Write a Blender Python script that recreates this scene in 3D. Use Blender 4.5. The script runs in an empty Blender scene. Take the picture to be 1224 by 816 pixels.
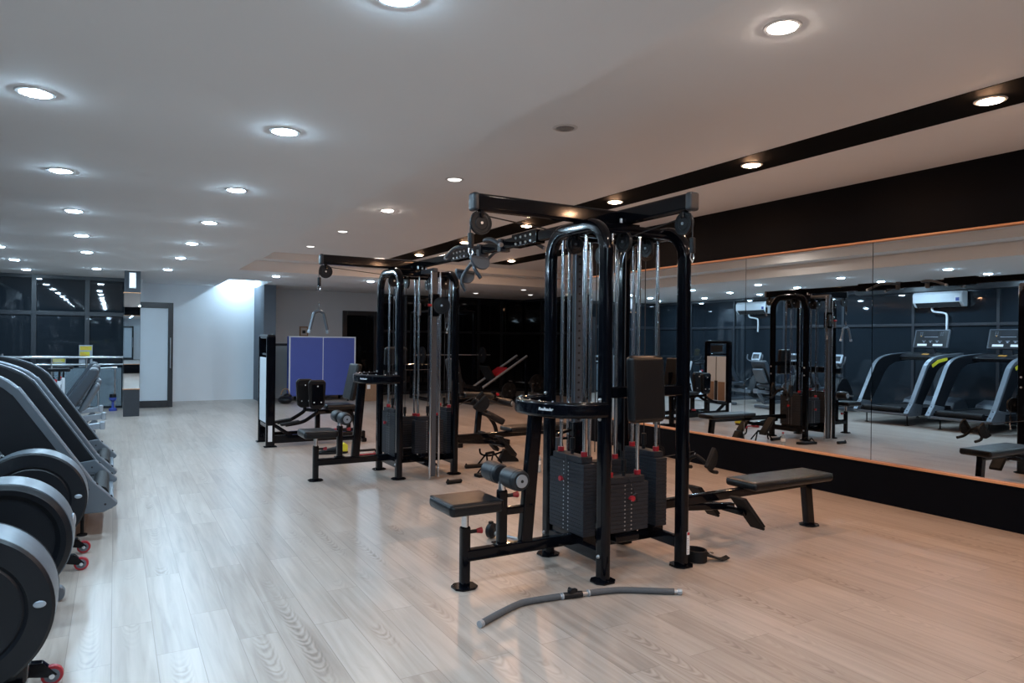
import bpy, bmesh, math, random
from mathutils import Vector, Matrix, Euler
random.seed(7)
SC = bpy.context.scene
COL = SC.collection
V = Vector
PI = math.pi

# ------------------------------------------------------------------ helpers
class MB:
    """collects shapes into one mesh; mi = current material slot"""
    def __init__(s):
        s.bm = bmesh.new(); s.mi = 0
    def _merge(s, t):
        for f in t.faces: f.material_index = s.mi
        me = bpy.data.meshes.new('tmp'); t.to_mesh(me); t.free()
        s.bm.from_mesh(me); bpy.data.meshes.remove(me)
    def box(s, x0, x1, y0, y1, z0, z1, bev=0.0, seg=2):
        s.obox(((x0+x1)/2, (y0+y1)/2, (z0+z1)/2), (abs(x1-x0), abs(y1-y0), abs(z1-z0)), None, bev, seg)
    def obox(s, c, size, rot=None, bev=0.0, seg=2, taper=None):
        t = bmesh.new(); bmesh.ops.create_cube(t, size=1.0)
        for v in t.verts:
            k = 1.0
            v.co = V((v.co.x*size[0]*k, v.co.y*size[1]*k, v.co.z*size[2]))
            if taper and v.co.z > 0: v.co.x *= taper; v.co.y *= taper
        if bev > 0:
            bmesh.ops.bevel(t, geom=t.edges[:], offset=min(bev, min(size)*0.49), segments=seg, profile=0.5, affect='EDGES')
        R = rot if rot is not None else Matrix.Identity(3)
        for v in t.verts: v.co = R @ v.co + V(c)
        s._merge(t)
    def bar(s, p, q, w, h, bev=0.006, up=(0, 0, 1), seg=2):
        p, q = V(p), V(q); d = q-p; L = d.length; z = d.normalized()
        u = V(up)
        if abs(z.dot(u)) > 0.95: u = V((1, 0, 0))
        x = u.cross(z).normalized(); y = z.cross(x)
        R = Matrix((x, y, z)).transposed()
        s.obox((p+q)/2, (w, h, L), R, bev, seg)
    def cyl(s, p, q, r, r2=None, n=16, bev=0.0):
        p, q = V(p), V(q); d = q-p; L = d.length; z = d.normalized()
        t = bmesh.new()
        bmesh.ops.create_cone(t, cap_ends=True, segments=n, radius1=r, radius2=r if r2 is None else r2, depth=L)
        if bev > 0:
            es = [e for e in t.edges if abs(e.verts[0].co.z-e.verts[1].co.z) < 1e-6 and len(e.link_faces) == 2]
            bmesh.ops.bevel(t, geom=es, offset=bev, segments=2, profile=0.5, affect='EDGES')
        R = z.to_track_quat('Z', 'Y').to_matrix()
        for v in t.verts: v.co = R @ v.co + (p+q)/2
        s._merge(t)
    def ring(s, pts, prof_fn, closed=False):
        """skin rings of points: prof_fn(i) -> list of Vectors"""
        t = bmesh.new(); rings = []
        n = len(pts)
        for i in range(n): rings.append([t.verts.new(c) for c in prof_fn(i)])
        m = len(rings[0])
        for i in range(n if closed else n-1):
            a, b = rings[i], rings[(i+1) % n]
            for k in range(m): t.faces.new((a[k], a[(k+1) % m], b[(k+1) % m], b[k]))
        if not closed:
            t.faces.new(rings[0][::-1]); t.faces.new(rings[-1])
        bmesh.ops.recalc_face_normals(t, faces=t.faces[:])
        s._merge(t)
    def sweep(s, pts, section, up=(0, 0, 1), closed=False):
        """section: 2D points (a along side, b along up-ish normal)"""
        P = [V(p) for p in pts]; n = len(P); U = V(up)
        frames = []
        for i in range(n):
            if closed: d0 = P[i]-P[i-1]; d1 = P[(i+1) % n]-P[i]
            else:
                d0 = P[i]-P[i-1] if i > 0 else P[1]-P[0]
                d1 = P[i+1]-P[i] if i < n-1 else P[-1]-P[-2]
            d0, d1 = d0.normalized(), d1.normalized()
            t = (d0+d1).normalized()
            c = max(0.35, t.dot(d1))
            a = U.cross(t)
            if a.length < 1e-4: a = V((1, 0, 0)).cross(t)
            a.normalize(); b = t.cross(a)
            # miter only in the bending plane
            bend = d1-d0
            ka = kb = 1.0
            if bend.length > 1e-5:
                bn = bend.normalized()
                if abs(bn.dot(a)) > abs(bn.dot(b)): ka = 1/c
                else: kb = 1/c
            frames.append((P[i], a*ka, b*kb))
        s.ring(P, lambda i: [frames[i][0]+frames[i][1]*x+frames[i][2]*y for x, y in section], closed)
    def tube(s, pts, r, n=10, closed=False):
        P = [V(p) for p in pts]; m = len(P); fr = []
        a = None
        for i in range(m):
            if closed: t = P[(i+1) % m]-P[i-1]
            else: t = P[min(i+1, m-1)]-P[max(i-1, 0)]
            t.normalize()
            if a is None:
                a = t.orthogonal().normalized()
            a = (a-t*a.dot(t))
            if a.length < 1e-5: a = t.orthogonal()
            a.normalize(); fr.append((P[i], a.copy(), t.cross(a)))
        rr = r if callable(r) else (lambda i: r)
        s.ring(P, lambda i: [fr[i][0]+(fr[i][1]*math.cos(2*PI*k/n)+fr[i][2]*math.sin(2*PI*k/n))*rr(i) for k in range(n)], closed)
    def lathe(s, prof, o=(0, 0, 0), axis=(0, 0, 1), n=28):
        """prof: list of (r,h) along axis"""
        z = V(axis).normalized(); R = z.to_track_quat('Z', 'Y').to_matrix(); o = V(o)
        t = bmesh.new(); rings = []
        for r, h in prof:
            if r < 1e-6: rings.append([t.verts.new(o+R @ V((0, 0, h)))])
            else: rings.append([t.verts.new(o+R @ V((r*math.cos(2*PI*k/n), r*math.sin(2*PI*k/n), h))) for k in range(n)])
        for a, b in zip(rings, rings[1:]):
            for k in range(n):
                k2 = (k+1) % n
                if len(a) == 1 and len(b) == 1: continue
                if len(a) == 1: t.faces.new((a[0], b[k2], b[k]))
                elif len(b) == 1: t.faces.new((a[k], a[k2], b[0]))
                else: t.faces.new((a[k], a[k2], b[k2], b[k]))
        bmesh.ops.recalc_face_normals(t, faces=t.faces[:])
        s._merge(t)
    def prism(s, poly, o, ux, uy, thick, bev=0.0, seg=2):
        """poly in (ux,uy) plane at o, extruded by vector thick"""
        ux, uy, o, th = V(ux), V(uy), V(o), V(thick)
        t = bmesh.new()
        vs = [t.verts.new(o+ux*a+uy*b) for a, b in poly]
        f = t.faces.new(vs)
        r = bmesh.ops.extrude_face_region(t, geom=[f])
        nv = [g for g in r['geom'] if isinstance(g, bmesh.types.BMVert)]
        bmesh.ops.translate(t, verts=nv, vec=th)
        bmesh.ops.recalc_face_normals(t, faces=t.faces[:])
        if bev > 0:
            es = [e for e in t.edges if len(e.link_faces) == 2 and e.calc_face_angle(0) > 0.6]
            bmesh.ops.bevel(t, geom=es, offset=bev, segments=seg, profile=0.5, affect='EDGES', clamp_overlap=True)
        s._merge(t)
    def ball(s, c, r, sc=(1, 1, 1), n=16):
        t = bmesh.new(); bmesh.ops.create_uvsphere(t, u_segments=n, v_segments=max(6, n//2), radius=r)
        for v in t.verts: v.co = V((v.co.x*sc[0], v.co.y*sc[1], v.co.z*sc[2]))+V(c)
        s._merge(t)
    def quad(s, a, b, c, d):
        t = bmesh.new(); t.faces.new([t.verts.new(V(p)) for p in (a, b, c, d)]); s._merge(t)
    def flipy(s):
        for v in s.bm.verts: v.co.y = -v.co.y
        bmesh.ops.reverse_faces(s.bm, faces=s.bm.faces[:])
    def build(s, name, mats, parent=None, smooth=True, ang=32):
        me = bpy.data.meshes.new(name)
        if not isinstance(mats, (list, tuple)): mats = [mats]
        for m in mats: me.materials.append(m)
        s.bm.normal_update(); s.bm.to_mesh(me); s.bm.free()
        if smooth:
            me.polygons.foreach_set('use_smooth', [True]*len(me.polygons))
            me.set_sharp_from_angle(angle=math.radians(ang))
        o = bpy.data.objects.new(name, me); COL.objects.link(o)
        if smooth:
            md = o.modifiers.new('normals', 'WEIGHTED_NORMAL'); md.keep_sharp = True; md.weight = 60
        if parent is not None: o.parent = parent
        return o

def tag(o, label, cat, group=None):
    o['label'] = label; o['category'] = cat
    if group: o['group'] = group
    return o
def thing(name, label, cat, loc=(0, 0, 0), rz=0.0, group=None):
    o = bpy.data.objects.new(name, None); COL.objects.link(o)
    o.empty_display_size = 0.05
    o.location = loc; o.rotation_euler = (0, 0, rz)
    return tag(o, label, cat, group)
def structure(o):
    o['kind'] = 'structure'; return o
def copy_tree(o, parent=None):
    c = o.copy(); COL.objects.link(c)
    if parent is not None: c.parent = parent
    for ch in list(o.children): copy_tree(ch, c)
    return c
def rrect(w, h, r, n=4):
    """rounded rectangle section"""
    r = min(r, w/2-1e-4, h/2-1e-4); out = []
    for cx, cy, a0 in ((w/2-r, h/2-r, 0), (-w/2+r, h/2-r, PI/2), (-w/2+r, -h/2+r, PI), (w/2-r, -h/2+r, 1.5*PI)):
        for k in range(n+1):
            a = a0+PI/2*k/n; out.append((cx+r*math.cos(a), cy+r*math.sin(a)))
    return out
def arc(c, r, a0, a1, n, ax='yz', k=0.0):
    out = []
    for i in range(n+1):
        a = a0+(a1-a0)*i/n; p, q = c[0]+r*math.cos(a), c[1]+r*math.sin(a)
        out.append({'yz': (k, p, q), 'xz': (p, k, q), 'xy': (p, q, k)}[ax])
    return out
def text_mesh(cu, name, material, parent=None):
    tmp = bpy.data.objects.new('tmp', cu); me = bpy.data.meshes.new_from_object(tmp); bpy.data.objects.remove(tmp)
    me.materials.clear(); me.materials.append(material)
    o = bpy.data.objects.new(name, me); COL.objects.link(o)
    if parent is not None: o.parent = parent
    return o
def text_on(s, size, pos, xdir, nrm, material, parent, name='lettering', shear=0.0, extrude=0.0005, bold=0.0):
    cu = bpy.data.curves.new(name, 'FONT'); cu.body = s; cu.size = size; cu.align_x = 'CENTER'; cu.align_y = 'CENTER'; cu.extrude = extrude; cu.shear = shear; cu.offset = bold
    o = text_mesh(cu, name, material, parent)
    xd, n = V(xdir).normalized(), V(nrm).normalized()
    o.matrix_local = Matrix.Translation(V(pos)) @ Matrix((xd, n.cross(xd), n)).transposed().to_4x4()
    return o
def smoothpts(pts, n=8):
    """catmull-rom through pts"""
    P = [V(p) for p in pts]; out = []
    for i in range(len(P)-1):
        p0 = P[max(i-1, 0)]; p1 = P[i]; p2 = P[i+1]; p3 = P[min(i+2, len(P)-1)]
        for k in range(n):
            t = k/n
            out.append(0.5*((2*p1)+(p2-p0)*t+(2*p0-5*p1+4*p2-p3)*t*t+(3*p1-p0-3*p2+p3)*t**3))
    out.append(P[-1]); return out

# ------------------------------------------------------------------ materials
def nodes(name):
    m = bpy.data.materials.new(name); m.use_nodes = True
    nt = m.node_tree; b = nt.nodes['Principled BSDF']
    return m, nt, b
def mat(name, col, rough=0.5, metal=0.0, spec=0.5, coat=0.0, noise=0.0, nscale=20.0, bump=0.0, bscale=80.0, emit=None, estr=0.0, rvar=0.0):
    m, nt, b = nodes(name)
    b.inputs['Base Color'].default_value = (*col, 1); b.inputs['Roughness'].default_value = rough
    b.inputs['Metallic'].default_value = metal; b.inputs['Specular IOR Level'].default_value = spec
    if coat: b.inputs['Coat Weight'].default_value = coat; b.inputs['Coat Roughness'].default_value = 0.08
    tc = nt.nodes.new('ShaderNodeTexCoord')
    if noise or rvar:
        n = nt.nodes.new('ShaderNodeTexNoise'); n.inputs['Scale'].default_value = nscale; n.inputs['Detail'].default_value = 5
        nt.links.new(tc.outputs['Object'], n.inputs['Vector'])
        if noise:
            r = nt.nodes.new('ShaderNodeMix'); r.data_type = 'RGBA'
            r.inputs['A'].default_value = (*[max(0, c*(1-noise)) for c in col], 1)
            r.inputs['B'].default_value = (*[min(1, c*(1+noise)) for c in col], 1)
            nt.links.new(n.outputs['Fac'], r.inputs['Factor']); nt.links.new(r.outputs['Result'], b.inputs['Base Color'])
        if rvar:
            mr = nt.nodes.new('ShaderNodeMapRange'); mr.inputs['To Min'].default_value = max(0.02, rough-rvar); mr.inputs['To Max'].default_value = rough+rvar
            nt.links.new(n.outputs['Fac'], mr.inputs['Value']); nt.links.new(mr.outputs['Result'], b.inputs['Roughness'])
    if bump:
        n2 = nt.nodes.new('ShaderNodeTexNoise'); n2.inputs['Scale'].default_value = bscale; n2.inputs['Detail'].default_value = 3
        nt.links.new(tc.outputs['Object'], n2.inputs['Vector'])
        bp = nt.nodes.new('ShaderNodeBump'); bp.inputs['Strength'].default_value = bump; bp.inputs['Distance'].default_value = 0.002
        nt.links.new(n2.outputs['Fac'], bp.inputs['Height']); nt.links.new(bp.outputs['Normal'], b.inputs['Normal'])
    if emit:
        b.inputs['Emission Color'].default_value = (*emit, 1); b.inputs['Emission Strength'].default_value = estr
    return m

def floor_material():
    m, nt, b = nodes('wood_plank_floor')
    N = nt.nodes.new; L = nt.links.new
    tc = N('ShaderNodeTexCoord'); mp = N('ShaderNodeMapping'); mp.inputs['Rotation'].default_value = (0, 0, PI/2)
    L(tc.outputs['Object'], mp.inputs['Vector'])
    br = N('ShaderNodeTexBrick'); br.offset = 0.37; br.offset_frequency = 2
    br.inputs['Scale'].default_value = 1.0; br.inputs['Brick Width'].default_value = 1.22; br.inputs['Row Height'].default_value = 0.185
    br.inputs['Mortar Size'].default_value = 0.0016; br.inputs['Mortar Smooth'].default_value = 0.2; br.inputs['Bias'].default_value = 0.0
    br.inputs['Color1'].default_value = (0, 0, 0, 1); br.inputs['Color2'].default_value = (1, 1, 1, 1); br.inputs['Mortar'].default_value = (0.5, 0.5, 0.5, 1)
    L(mp.outputs['Vector'], br.inputs['Vector'])
    # per-plank offset for the grain
    vm = N('ShaderNodeVectorMath'); vm.operation = 'MULTIPLY_ADD'; vm.inputs[1].default_value = (7.3, 3.1, 5.0)
    L(br.outputs['Color'], vm.inputs[0]); L(mp.outputs['Vector'], vm.inputs[2])
    mg = N('ShaderNodeMapping'); mg.inputs['Scale'].default_value = (0.7, 11.0, 1.0); L(vm.outputs['Vector'], mg.inputs['Vector'])
    ng = N('ShaderNodeTexNoise'); ng.inputs['Scale'].default_value = 2.2; ng.inputs['Detail'].default_value = 7; ng.inputs['Roughness'].default_value = 0.5; ng.inputs['Distortion'].default_value = 0.6
    L(mg.outputs['Vector'], ng.inputs['Vector'])
    # cathedral grain: nested arcs down the middle of some planks
    def mth(op, a_=None, b_=None, c_=None):
        n_ = N('ShaderNodeMath'); n_.operation = op
        for i_, v_ in enumerate((a_, b_, c_)):
            if v_ is None: continue
            if isinstance(v_, (int, float)): n_.inputs[i_].default_value = v_
            else: L(v_, n_.inputs[i_])
        return n_.outputs['Value']
    sx = N('ShaderNodeSeparateXYZ'); L(mp.outputs['Vector'], sx.inputs['Vector'])
    u_ = mth('SUBTRACT', mth('FRACT', mth('DIVIDE', sx.outputs['Y'], 0.185)), 0.5)
    u2 = mth('MULTIPLY', u_, u_)
    bwr = N('ShaderNodeRGBToBW'); L(br.outputs['Color'], bwr.inputs['Color'])
    nl = N('ShaderNodeTexNoise'); nl.inputs['Scale'].default_value = 1.3; nl.inputs['Detail'].default_value = 2; L(vm.outputs['Vector'], nl.inputs['Vector'])
    nf = N('ShaderNodeTexNoise'); nf.inputs['Scale'].default_value = 9.0; nf.inputs['Detail'].default_value = 2; L(vm.outputs['Vector'], nf.inputs['Vector'])
    ph = mth('ADD', mth('MULTIPLY', sx.outputs['X'], 13.0), mth('ADD', mth('MULTIPLY', u2, 26.0), mth('ADD', mth('MULTIPLY', nf.outputs['Fac'], 2.2), mth('MULTIPLY', bwr.outputs['Val'], 9.0))))
    arcs = mth('POWER', mth('ABSOLUTE', mth('SINE', mth('MULTIPLY', ph, PI))), 1.5)
    band = mth('MAXIMUM', mth('SUBTRACT', 1.0, mth('MULTIPLY', u2, 14.0)), 0.0)
    mask = mth('MULTIPLY', band, mth('MINIMUM', mth('MAXIMUM', mth('MULTIPLY', mth('SUBTRACT', nl.outputs['Fac'], 0.52), 9.0), 0.0), 1.0))
    wvf = mth('MULTIPLY', mth('SUBTRACT', arcs, 0.75), mask)
    mx = N('ShaderNodeMath'); mx.operation = 'MULTIPLY'; mx.inputs[1].default_value = 0.40; L(wvf, mx.inputs[0])
    ad = N('ShaderNodeMath'); ad.operation = 'MULTIPLY_ADD'; ad.inputs[1].default_value = 0.95; L(ng.outputs['Fac'], ad.inputs[0]); L(mx.outputs['Value'], ad.inputs[2])
    # plank tone
    bw = N('ShaderNodeRGBToBW'); L(br.outputs['Color'], bw.inputs['Color'])
    ad2 = N('ShaderNodeMath'); ad2.operation = 'MULTIPLY_ADD'; ad2.inputs[1].default_value = 0.24; L(bw.outputs['Val'], ad2.inputs[0]); L(ad.outputs['Value'], ad2.inputs[2])
    rp = N('ShaderNodeValToRGB'); e = rp.color_ramp.elements
    e[0].position = 0.20; e[0].color = (*FLOOR_DARK, 1); e[1].position = 0.88; e[1].color = (*FLOOR_LIGHT, 1)
    k = e.new(0.54); k.color = (*FLOOR_MID, 1)
    L(ad2.outputs['Value'], rp.inputs['Fac'])
    sm = N('ShaderNodeMix'); sm.data_type = 'RGBA'; sm.inputs['B'].default_value = (0.09, 0.065, 0.05, 1)
    mf = N('ShaderNodeMath'); mf.operation = 'MULTIPLY'; mf.inputs[1].default_value = 0.55; L(br.outputs['Fac'], mf.inputs[0])
    L(mf.outputs['Value'], sm.inputs['Factor']); L(rp.outputs['Color'], sm.inputs['A']); L(sm.outputs['Result'], b.inputs['Base Color'])
    mr = N('ShaderNodeMapRange'); mr.inputs['To Min'].default_value = 0.27; mr.inputs['To Max'].default_value = 0.36
    L(ng.outputs['Fac'], mr.inputs['Value']); L(mr.outputs['Result'], b.inputs['Roughness'])
    b.inputs['Specular IOR Level'].default_value = 0.62
    bp = N('ShaderNodeBump'); bp.inputs['Strength'].default_value = 0.12; bp.inputs['Distance'].default_value = 0.001
    L(ng.outputs['Fac'], bp.inputs['Height']); L(bp.outputs['Normal'], b.inputs['Normal'])
    return m
def wood_material(name, c1, c2, scale=6):
    m, nt, b = nodes(name); N = nt.nodes.new; L = nt.links.new
    tc = N('ShaderNodeTexCoord'); mp = N('ShaderNodeMapping'); mp.inputs['Scale'].default_value = (1, 0.15, 3); L(tc.outputs['Object'], mp.inputs['Vector'])
    n = N('ShaderNodeTexNoise'); n.inputs['Scale'].default_value = scale; n.inputs['Detail'].default_value = 6; L(mp.outputs['Vector'], n.inputs['Vector'])
    r = N('ShaderNodeValToRGB'); r.color_ramp.elements[0].color = (*c1, 1); r.color_ramp.elements[1].color = (*c2, 1)
    r.color_ramp.elements[0].position = 0.3; r.color_ramp.elements[1].position = 0.7
    L(n.outputs['Fac'], r.inputs['Fac']); L(r.outputs['Color'], b.inputs['Base Color']); b.inputs['Roughness'].default_value = 0.4
    return m
def mirror_material():
    m = bpy.data.materials.new('mirror_glass'); m.use_nodes = True; nt = m.node_tree; nt.nodes.clear()
    o = nt.nodes.new('ShaderNodeOutputMaterial'); g = nt.nodes.new('ShaderNodeBsdfGlossy')
    g.inputs['Color'].default_value = (0.74, 0.79, 0.82, 1); g.inputs['Roughness'].default_value = 0.0
    nt.links.new(g.outputs[0], o.inputs['Surface']); return m
def clear_glass(name, tint=(0.75, 0.85, 0.9), opac=0.25, col=(0.45, 0.55, 0.62), rough=0.03):
    m, nt, b = nodes(name)
    b.inputs['Base Color'].default_value = (*col, 1); b.inputs['Roughness'].default_value = rough
    t = nt.nodes.new('ShaderNodeBsdfTransparent'); t.inputs['Color'].default_value = (*tint, 1)
    mx = nt.nodes.new('ShaderNodeMixShader'); mx.inputs[0].default_value = opac
    nt.links.new(t.outputs[0], mx.inputs[1]); nt.links.new(b.outputs[0], mx.inputs[2])
    nt.links.new(mx.outputs[0], nt.nodes['Material Output'].inputs['Surface']); return m

FLOOR_DARK = (0.21, 0.165, 0.135); FLOOR_MID = (0.335, 0.28, 0.24); FLOOR_LIGHT = (0.43, 0.37, 0.325)
M = dict(
    floor=floor_material(),
    ceil=mat('ceiling_paint', (0.74, 0.75, 0.765), 0.85, noise=0.03, nscale=1.5, spec=0.2),
    pale=mat('pale_wall_paint', (0.76, 0.81, 0.85), 0.8, noise=0.03, nscale=2, spec=0.2),
    slate=mat('slate_wall_paint', (0.085, 0.105, 0.13), 0.7, noise=0.05, nscale=2),
    grey=mat('grey_wall_paint', (0.52, 0.52, 0.53), 0.8, noise=0.05, nscale=2, spec=0.2),
    blackwall=mat('black_wall_paint', (0.0022, 0.0027, 0.0045), 0.5, noise=0.25, nscale=6, spec=0.05),
    blackceil=mat('black_ceiling_paint', (0.002, 0.002, 0.0022), 0.7, noise=0.2, nscale=6, spec=0.04),
    trimwood=wood_material('orange_wood_trim', (0.42, 0.19, 0.09), (0.62, 0.32, 0.16)),
    mirror=mirror_material(),
    nightglass=mat('night_window_glass', (0.016, 0.022, 0.029), 0.02, spec=0.65, rvar=0.01, nscale=3),
    darkglass=mat('dark_tinted_glass', (0.004, 0.004, 0.005), 0.03, spec=0.5, rvar=0.015, nscale=3),
    frame=mat('dark_window_frame', (0.019, 0.024, 0.032), 0.4, noise=0.15, nscale=9),
    frameblk=mat('black_door_frame', (0.012, 0.013, 0.016), 0.35, noise=0.15, nscale=9),
    gloss=mat('black_gloss_steel', (0.0022, 0.0027, 0.0046), 0.09, spec=0.27, rvar=0.02, nscale=12),
    satin=mat('black_satin_plastic', (0.0055, 0.0065, 0.009), 0.38, spec=0.3, rvar=0.06, nscale=14),
    rubber=mat('black_rubber', (0.0055, 0.0055, 0.0065), 0.65, spec=0.25, bump=0.1),
    chrome=mat('chrome_rod', (0.72, 0.74, 0.77), 0.16, metal=1.0, noise=0.02),
    steel=mat('brushed_steel', (0.55, 0.58, 0.62), 0.28, metal=1.0, noise=0.03),
    leather=mat('black_leather', (0.0055, 0.0058, 0.0072), 0.34, spec=0.34, bump=0.25, bscale=180, rvar=0.07, nscale=10),
    foam=mat('dark_foam_roller', (0.011, 0.0125, 0.016), 0.42, spec=0.4, bump=0.15, bscale=120, rvar=0.06, nscale=8),
    plate=mat('charcoal_weight_plate', (0.0165, 0.0185, 0.0245), 0.5, spec=0.3, noise=0.2, nscale=15, rvar=0.06),
    plate_edge=mat('plate_seam', (0.006, 0.006, 0.008), 0.6, noise=0.1),
    red=mat('red_plastic', (0.33, 0.012, 0.022), 0.35, noise=0.1),
    white=mat('white_label', (0.75, 0.76, 0.78), 0.5, noise=0.03),
    cable=mat('black_cable', (0.012, 0.012, 0.014), 0.45, noise=0.1),
    greyfoam=mat('grey_foam_grip', (0.075, 0.080, 0.088), 0.75, bump=0.4, bscale=300, noise=0.15, nscale=60),
    greyplastic=mat('grey_blue_plastic', (0.034, 0.043, 0.056), 0.42, rvar=0.06),
    capgrey=mat('grey_end_cap', (0.017, 0.021, 0.028), 0.38, rvar=0.06),
    silver=mat('silver_plastic', (0.135, 0.155, 0.18), 0.38, metal=0.55, rvar=0.06, nscale=16),
    silverlight=mat('light_silver_trim', (0.36, 0.40, 0.45), 0.3, metal=0.6, rvar=0.06, nscale=16),
    yellow=mat('yellow_sticker', (0.62, 0.55, 0.03), 0.5, noise=0.1, nscale=60),
    colsteel=mat('column_steel', (0.075, 0.088, 0.108), 0.34, metal=0.3, noise=0.05),
    blue=mat('blue_table_top', (0.052, 0.090, 0.36), 0.5, noise=0.05, nscale=5),
    bluedk=mat('blue_grip', (0.03, 0.06, 0.30), 0.5, noise=0.1),
    whiteline=mat('white_line_paint', (0.62, 0.65, 0.72), 0.5, noise=0.03),
    shroud=mat('white_stack_cover', (0.58, 0.62, 0.66), 0.45, noise=0.03),
    acwhite=mat('white_ac_plastic', (0.66, 0.70, 0.74), 0.4, noise=0.03),
    screen=mat('grey_screen', (0.025, 0.028, 0.033), 0.15, noise=0.1),
    screenlit=mat('lit_console_screen', (0.5, 0.55, 0.6), 0.3, noise=0.05),
    frost=mat('frosted_door_glass', (0.44, 0.50, 0.55), 0.35, noise=0.04, nscale=3),
    glass=clear_glass('balustrade_glass'),
    bottle=clear_glass('bottle_plastic', (0.85, 0.92, 0.95), 0.35, (0.6, 0.68, 0.72), 0.1),
    cardboard=mat('brown_carton', (0.25, 0.15, 0.09), 0.8, noise=0.15),
    orange=mat('orange_print', (0.60, 0.28, 0.05), 0.5, noise=0.1),
    beige=mat('beige_box', (0.45, 0.40, 0.36), 0.6, noise=0.05),
)
COOL = (0.56, 0.80, 1.0); WARM = (1.0, 0.56, 0.32); SOFT = (1.0, 0.84, 0.72)
def lamp_mat(name, col, s):
    return mat(name, (0.8, 0.8, 0.8), 0.4, emit=col, estr=s, noise=0.01)
M['lampcool'] = lamp_mat('cool_lamp', COOL, 545)
M['lampwarm'] = lamp_mat('warm_lamp', WARM, 640)
M['lampsoft'] = lamp_mat('soft_lamp', SOFT, 330)
M['lampdim'] = lamp_mat('dim_lamp', (1.0, 0.95, 0.9), 2.2)
M['lampoff'] = mat('unlit_lamp', (0.16, 0.17, 0.18), 0.35, noise=0.5, nscale=90)
M['lampring'] = mat('lamp_ring', (0.55, 0.55, 0.56), 0.5, noise=0.03)
M['sconcelit'] = lamp_mat('lit_sconce', (0.85, 0.93, 1.0), 1.0)

# ------------------------------------------------------------------ camera
f_px = 826.2; yaw = 0.5217; roll = 0.0108
fw = V((math.sin(yaw), math.cos(yaw), 0)); rt = V((math.cos(yaw), -math.sin(yaw), 0)); up = V((0, 0, 1))
R_ = rt*math.cos(roll)+up*math.sin(roll); U_ = up*math.cos(roll)-rt*math.sin(roll)
cam = bpy.data.cameras.new('camera'); cam.sensor_width = 36; cam.lens = f_px/1224*36; cam.clip_start = 0.05; cam.clip_end = 100
camo = bpy.data.objects.new('camera', cam); COL.objects.link(camo)
mw_ = Matrix((R_, U_, -fw)).transposed().to_4x4(); mw_.translation = V((0, 0, 1.5)); camo.matrix_world = mw_
SC.camera = camo

# ------------------------------------------------------------------ room
Z0, Z1, Z2, ZT = 2.76, 2.96, 3.09, 3.25
XL, XR, XM = -2.35, 10.8, 6.35          # window wall, far dark wall, mirror wall
YN, YB, YW = -3.0, 18.1, 17.0
m = MB(); m.box(XL-0.1, XR+0.1, YN, YB+0.15, -0.06, 0.0); structure(m.build('floor', M['floor'], smooth=False))
m = MB()
m.box(XL-0.1, 1.95, YN, YB+0.1, Z0, ZT)
m.box(1.95, 2.1, 13.5, YB+0.1, Z0, ZT)
m.box(2.1, 3.0, 13.5, 15.8, Z0, ZT)
m.box(3.0, XR+0.1, 13.5, YB+0.1, Z0, ZT)
m.box(2.1, 3.0, 15.8, YB+0.1, 3.12, ZT)
m.box(1.95, 2.31, YN, 13.5, Z1, ZT)
m.box(2.31, XR+0.1, 13.15, 13.5, Z1, ZT)
m.box(2.31, XR+0.1, YN, 13.15, Z2, ZT)
structure(m.build('ceiling', M['ceil'], smooth=False))
m = MB(); m.box(4.62, 5.10, YN, 12.9, Z2-0.004, Z2+0.01); structure(m.build('trim_1', M['blackceil'], smooth=False))
m = MB(); m.box(6.64, 7.12, 8.75, 12.5, Z2-0.004, Z2+0.01); structure(m.build('trim_2', M['blackceil'], smooth=False))

# mirror wall: black plinth below, black fascia above, mirrors between
m = MB(); m.box(XM-0.03, XM+0.16, YN, 8.64, 0, 0.375); m.box(XM+0.008, XM+0.16, YN, 8.64, 0.375, 2.505); m.box(XM-0.03, XM+0.16, YN, 8.64, 2.505, Z2)
structure(m.build('wall_right', M['blackwall'], smooth=False))
m = MB(); m.box(XM-0.045, XM+0.004, YN, 8.64, 0.372, 0.392, 0.004); structure(m.build('trim_3', M['trimwood']))
m = MB(); m.box(XM-0.045, XM+0.004, YN, 8.64, 2.492, 2.51, 0.004); structure(m.build('trim_4', M['trimwood']))
pan = [(0.9, 4.06, 'tall frameless wall mirror at the camera end, reflecting two treadmills'),
       (4.06, 5.61, 'frameless wall mirror between the two visible seams, reflecting the far multi gym'),
       (5.61, 7.12, 'frameless wall mirror beyond the farther seam, reflecting a white weight tower'),
       (7.12, 8.62, 'last frameless wall mirror at the far end, half hidden behind the near multi gym')]
for a, b_, lb in pan:
    m = MB(); m.box(XM-0.001, XM+0.007, a+0.003, b_-0.003, 0.392, 2.492, 0.0015, 1)
    tag(m.build('wall_mirror', M['mirror'], smooth=False), lb, 'mirror', 'wall mirrors')
m = MB(); m.box(XM+0.16, XR+0.1, 8.5, 8.64, 0, Z2); structure(m.build('wall_partition', M['blackwall'], smooth=False))

# back walls
m = MB(); m.box(0.45, 3.02, YB, YB+0.12, 0, 3.2); structure(m.build('wall_back', M['pale'], smooth=False))
m = MB(); m.box(3.0, 3.27, 16.8, YB+0.1, 0, Z0); structure(m.build('wall_pilaster', M['slate'], smooth=False))
m = MB(); m.box(3.27, 5.28, YB, YB+0.12, 0, Z0); m.box(5.28, 6.2, YB, YB+0.12, 2.26, Z0); structure(m.build('wall_alcove', M['grey'], smooth=False))
m = MB(); m.box(3.27, 5.24, YB-0.03, YB, 1.33, 1.39, 0.006); structure(m.build('trim_5', M['frame']))
m = MB(); m.box(3.27, 5.24, YB-0.015, YB, 0.0, 1.33); structure(m.build('wall_wainscot', M['grey'], smooth=False))
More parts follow.
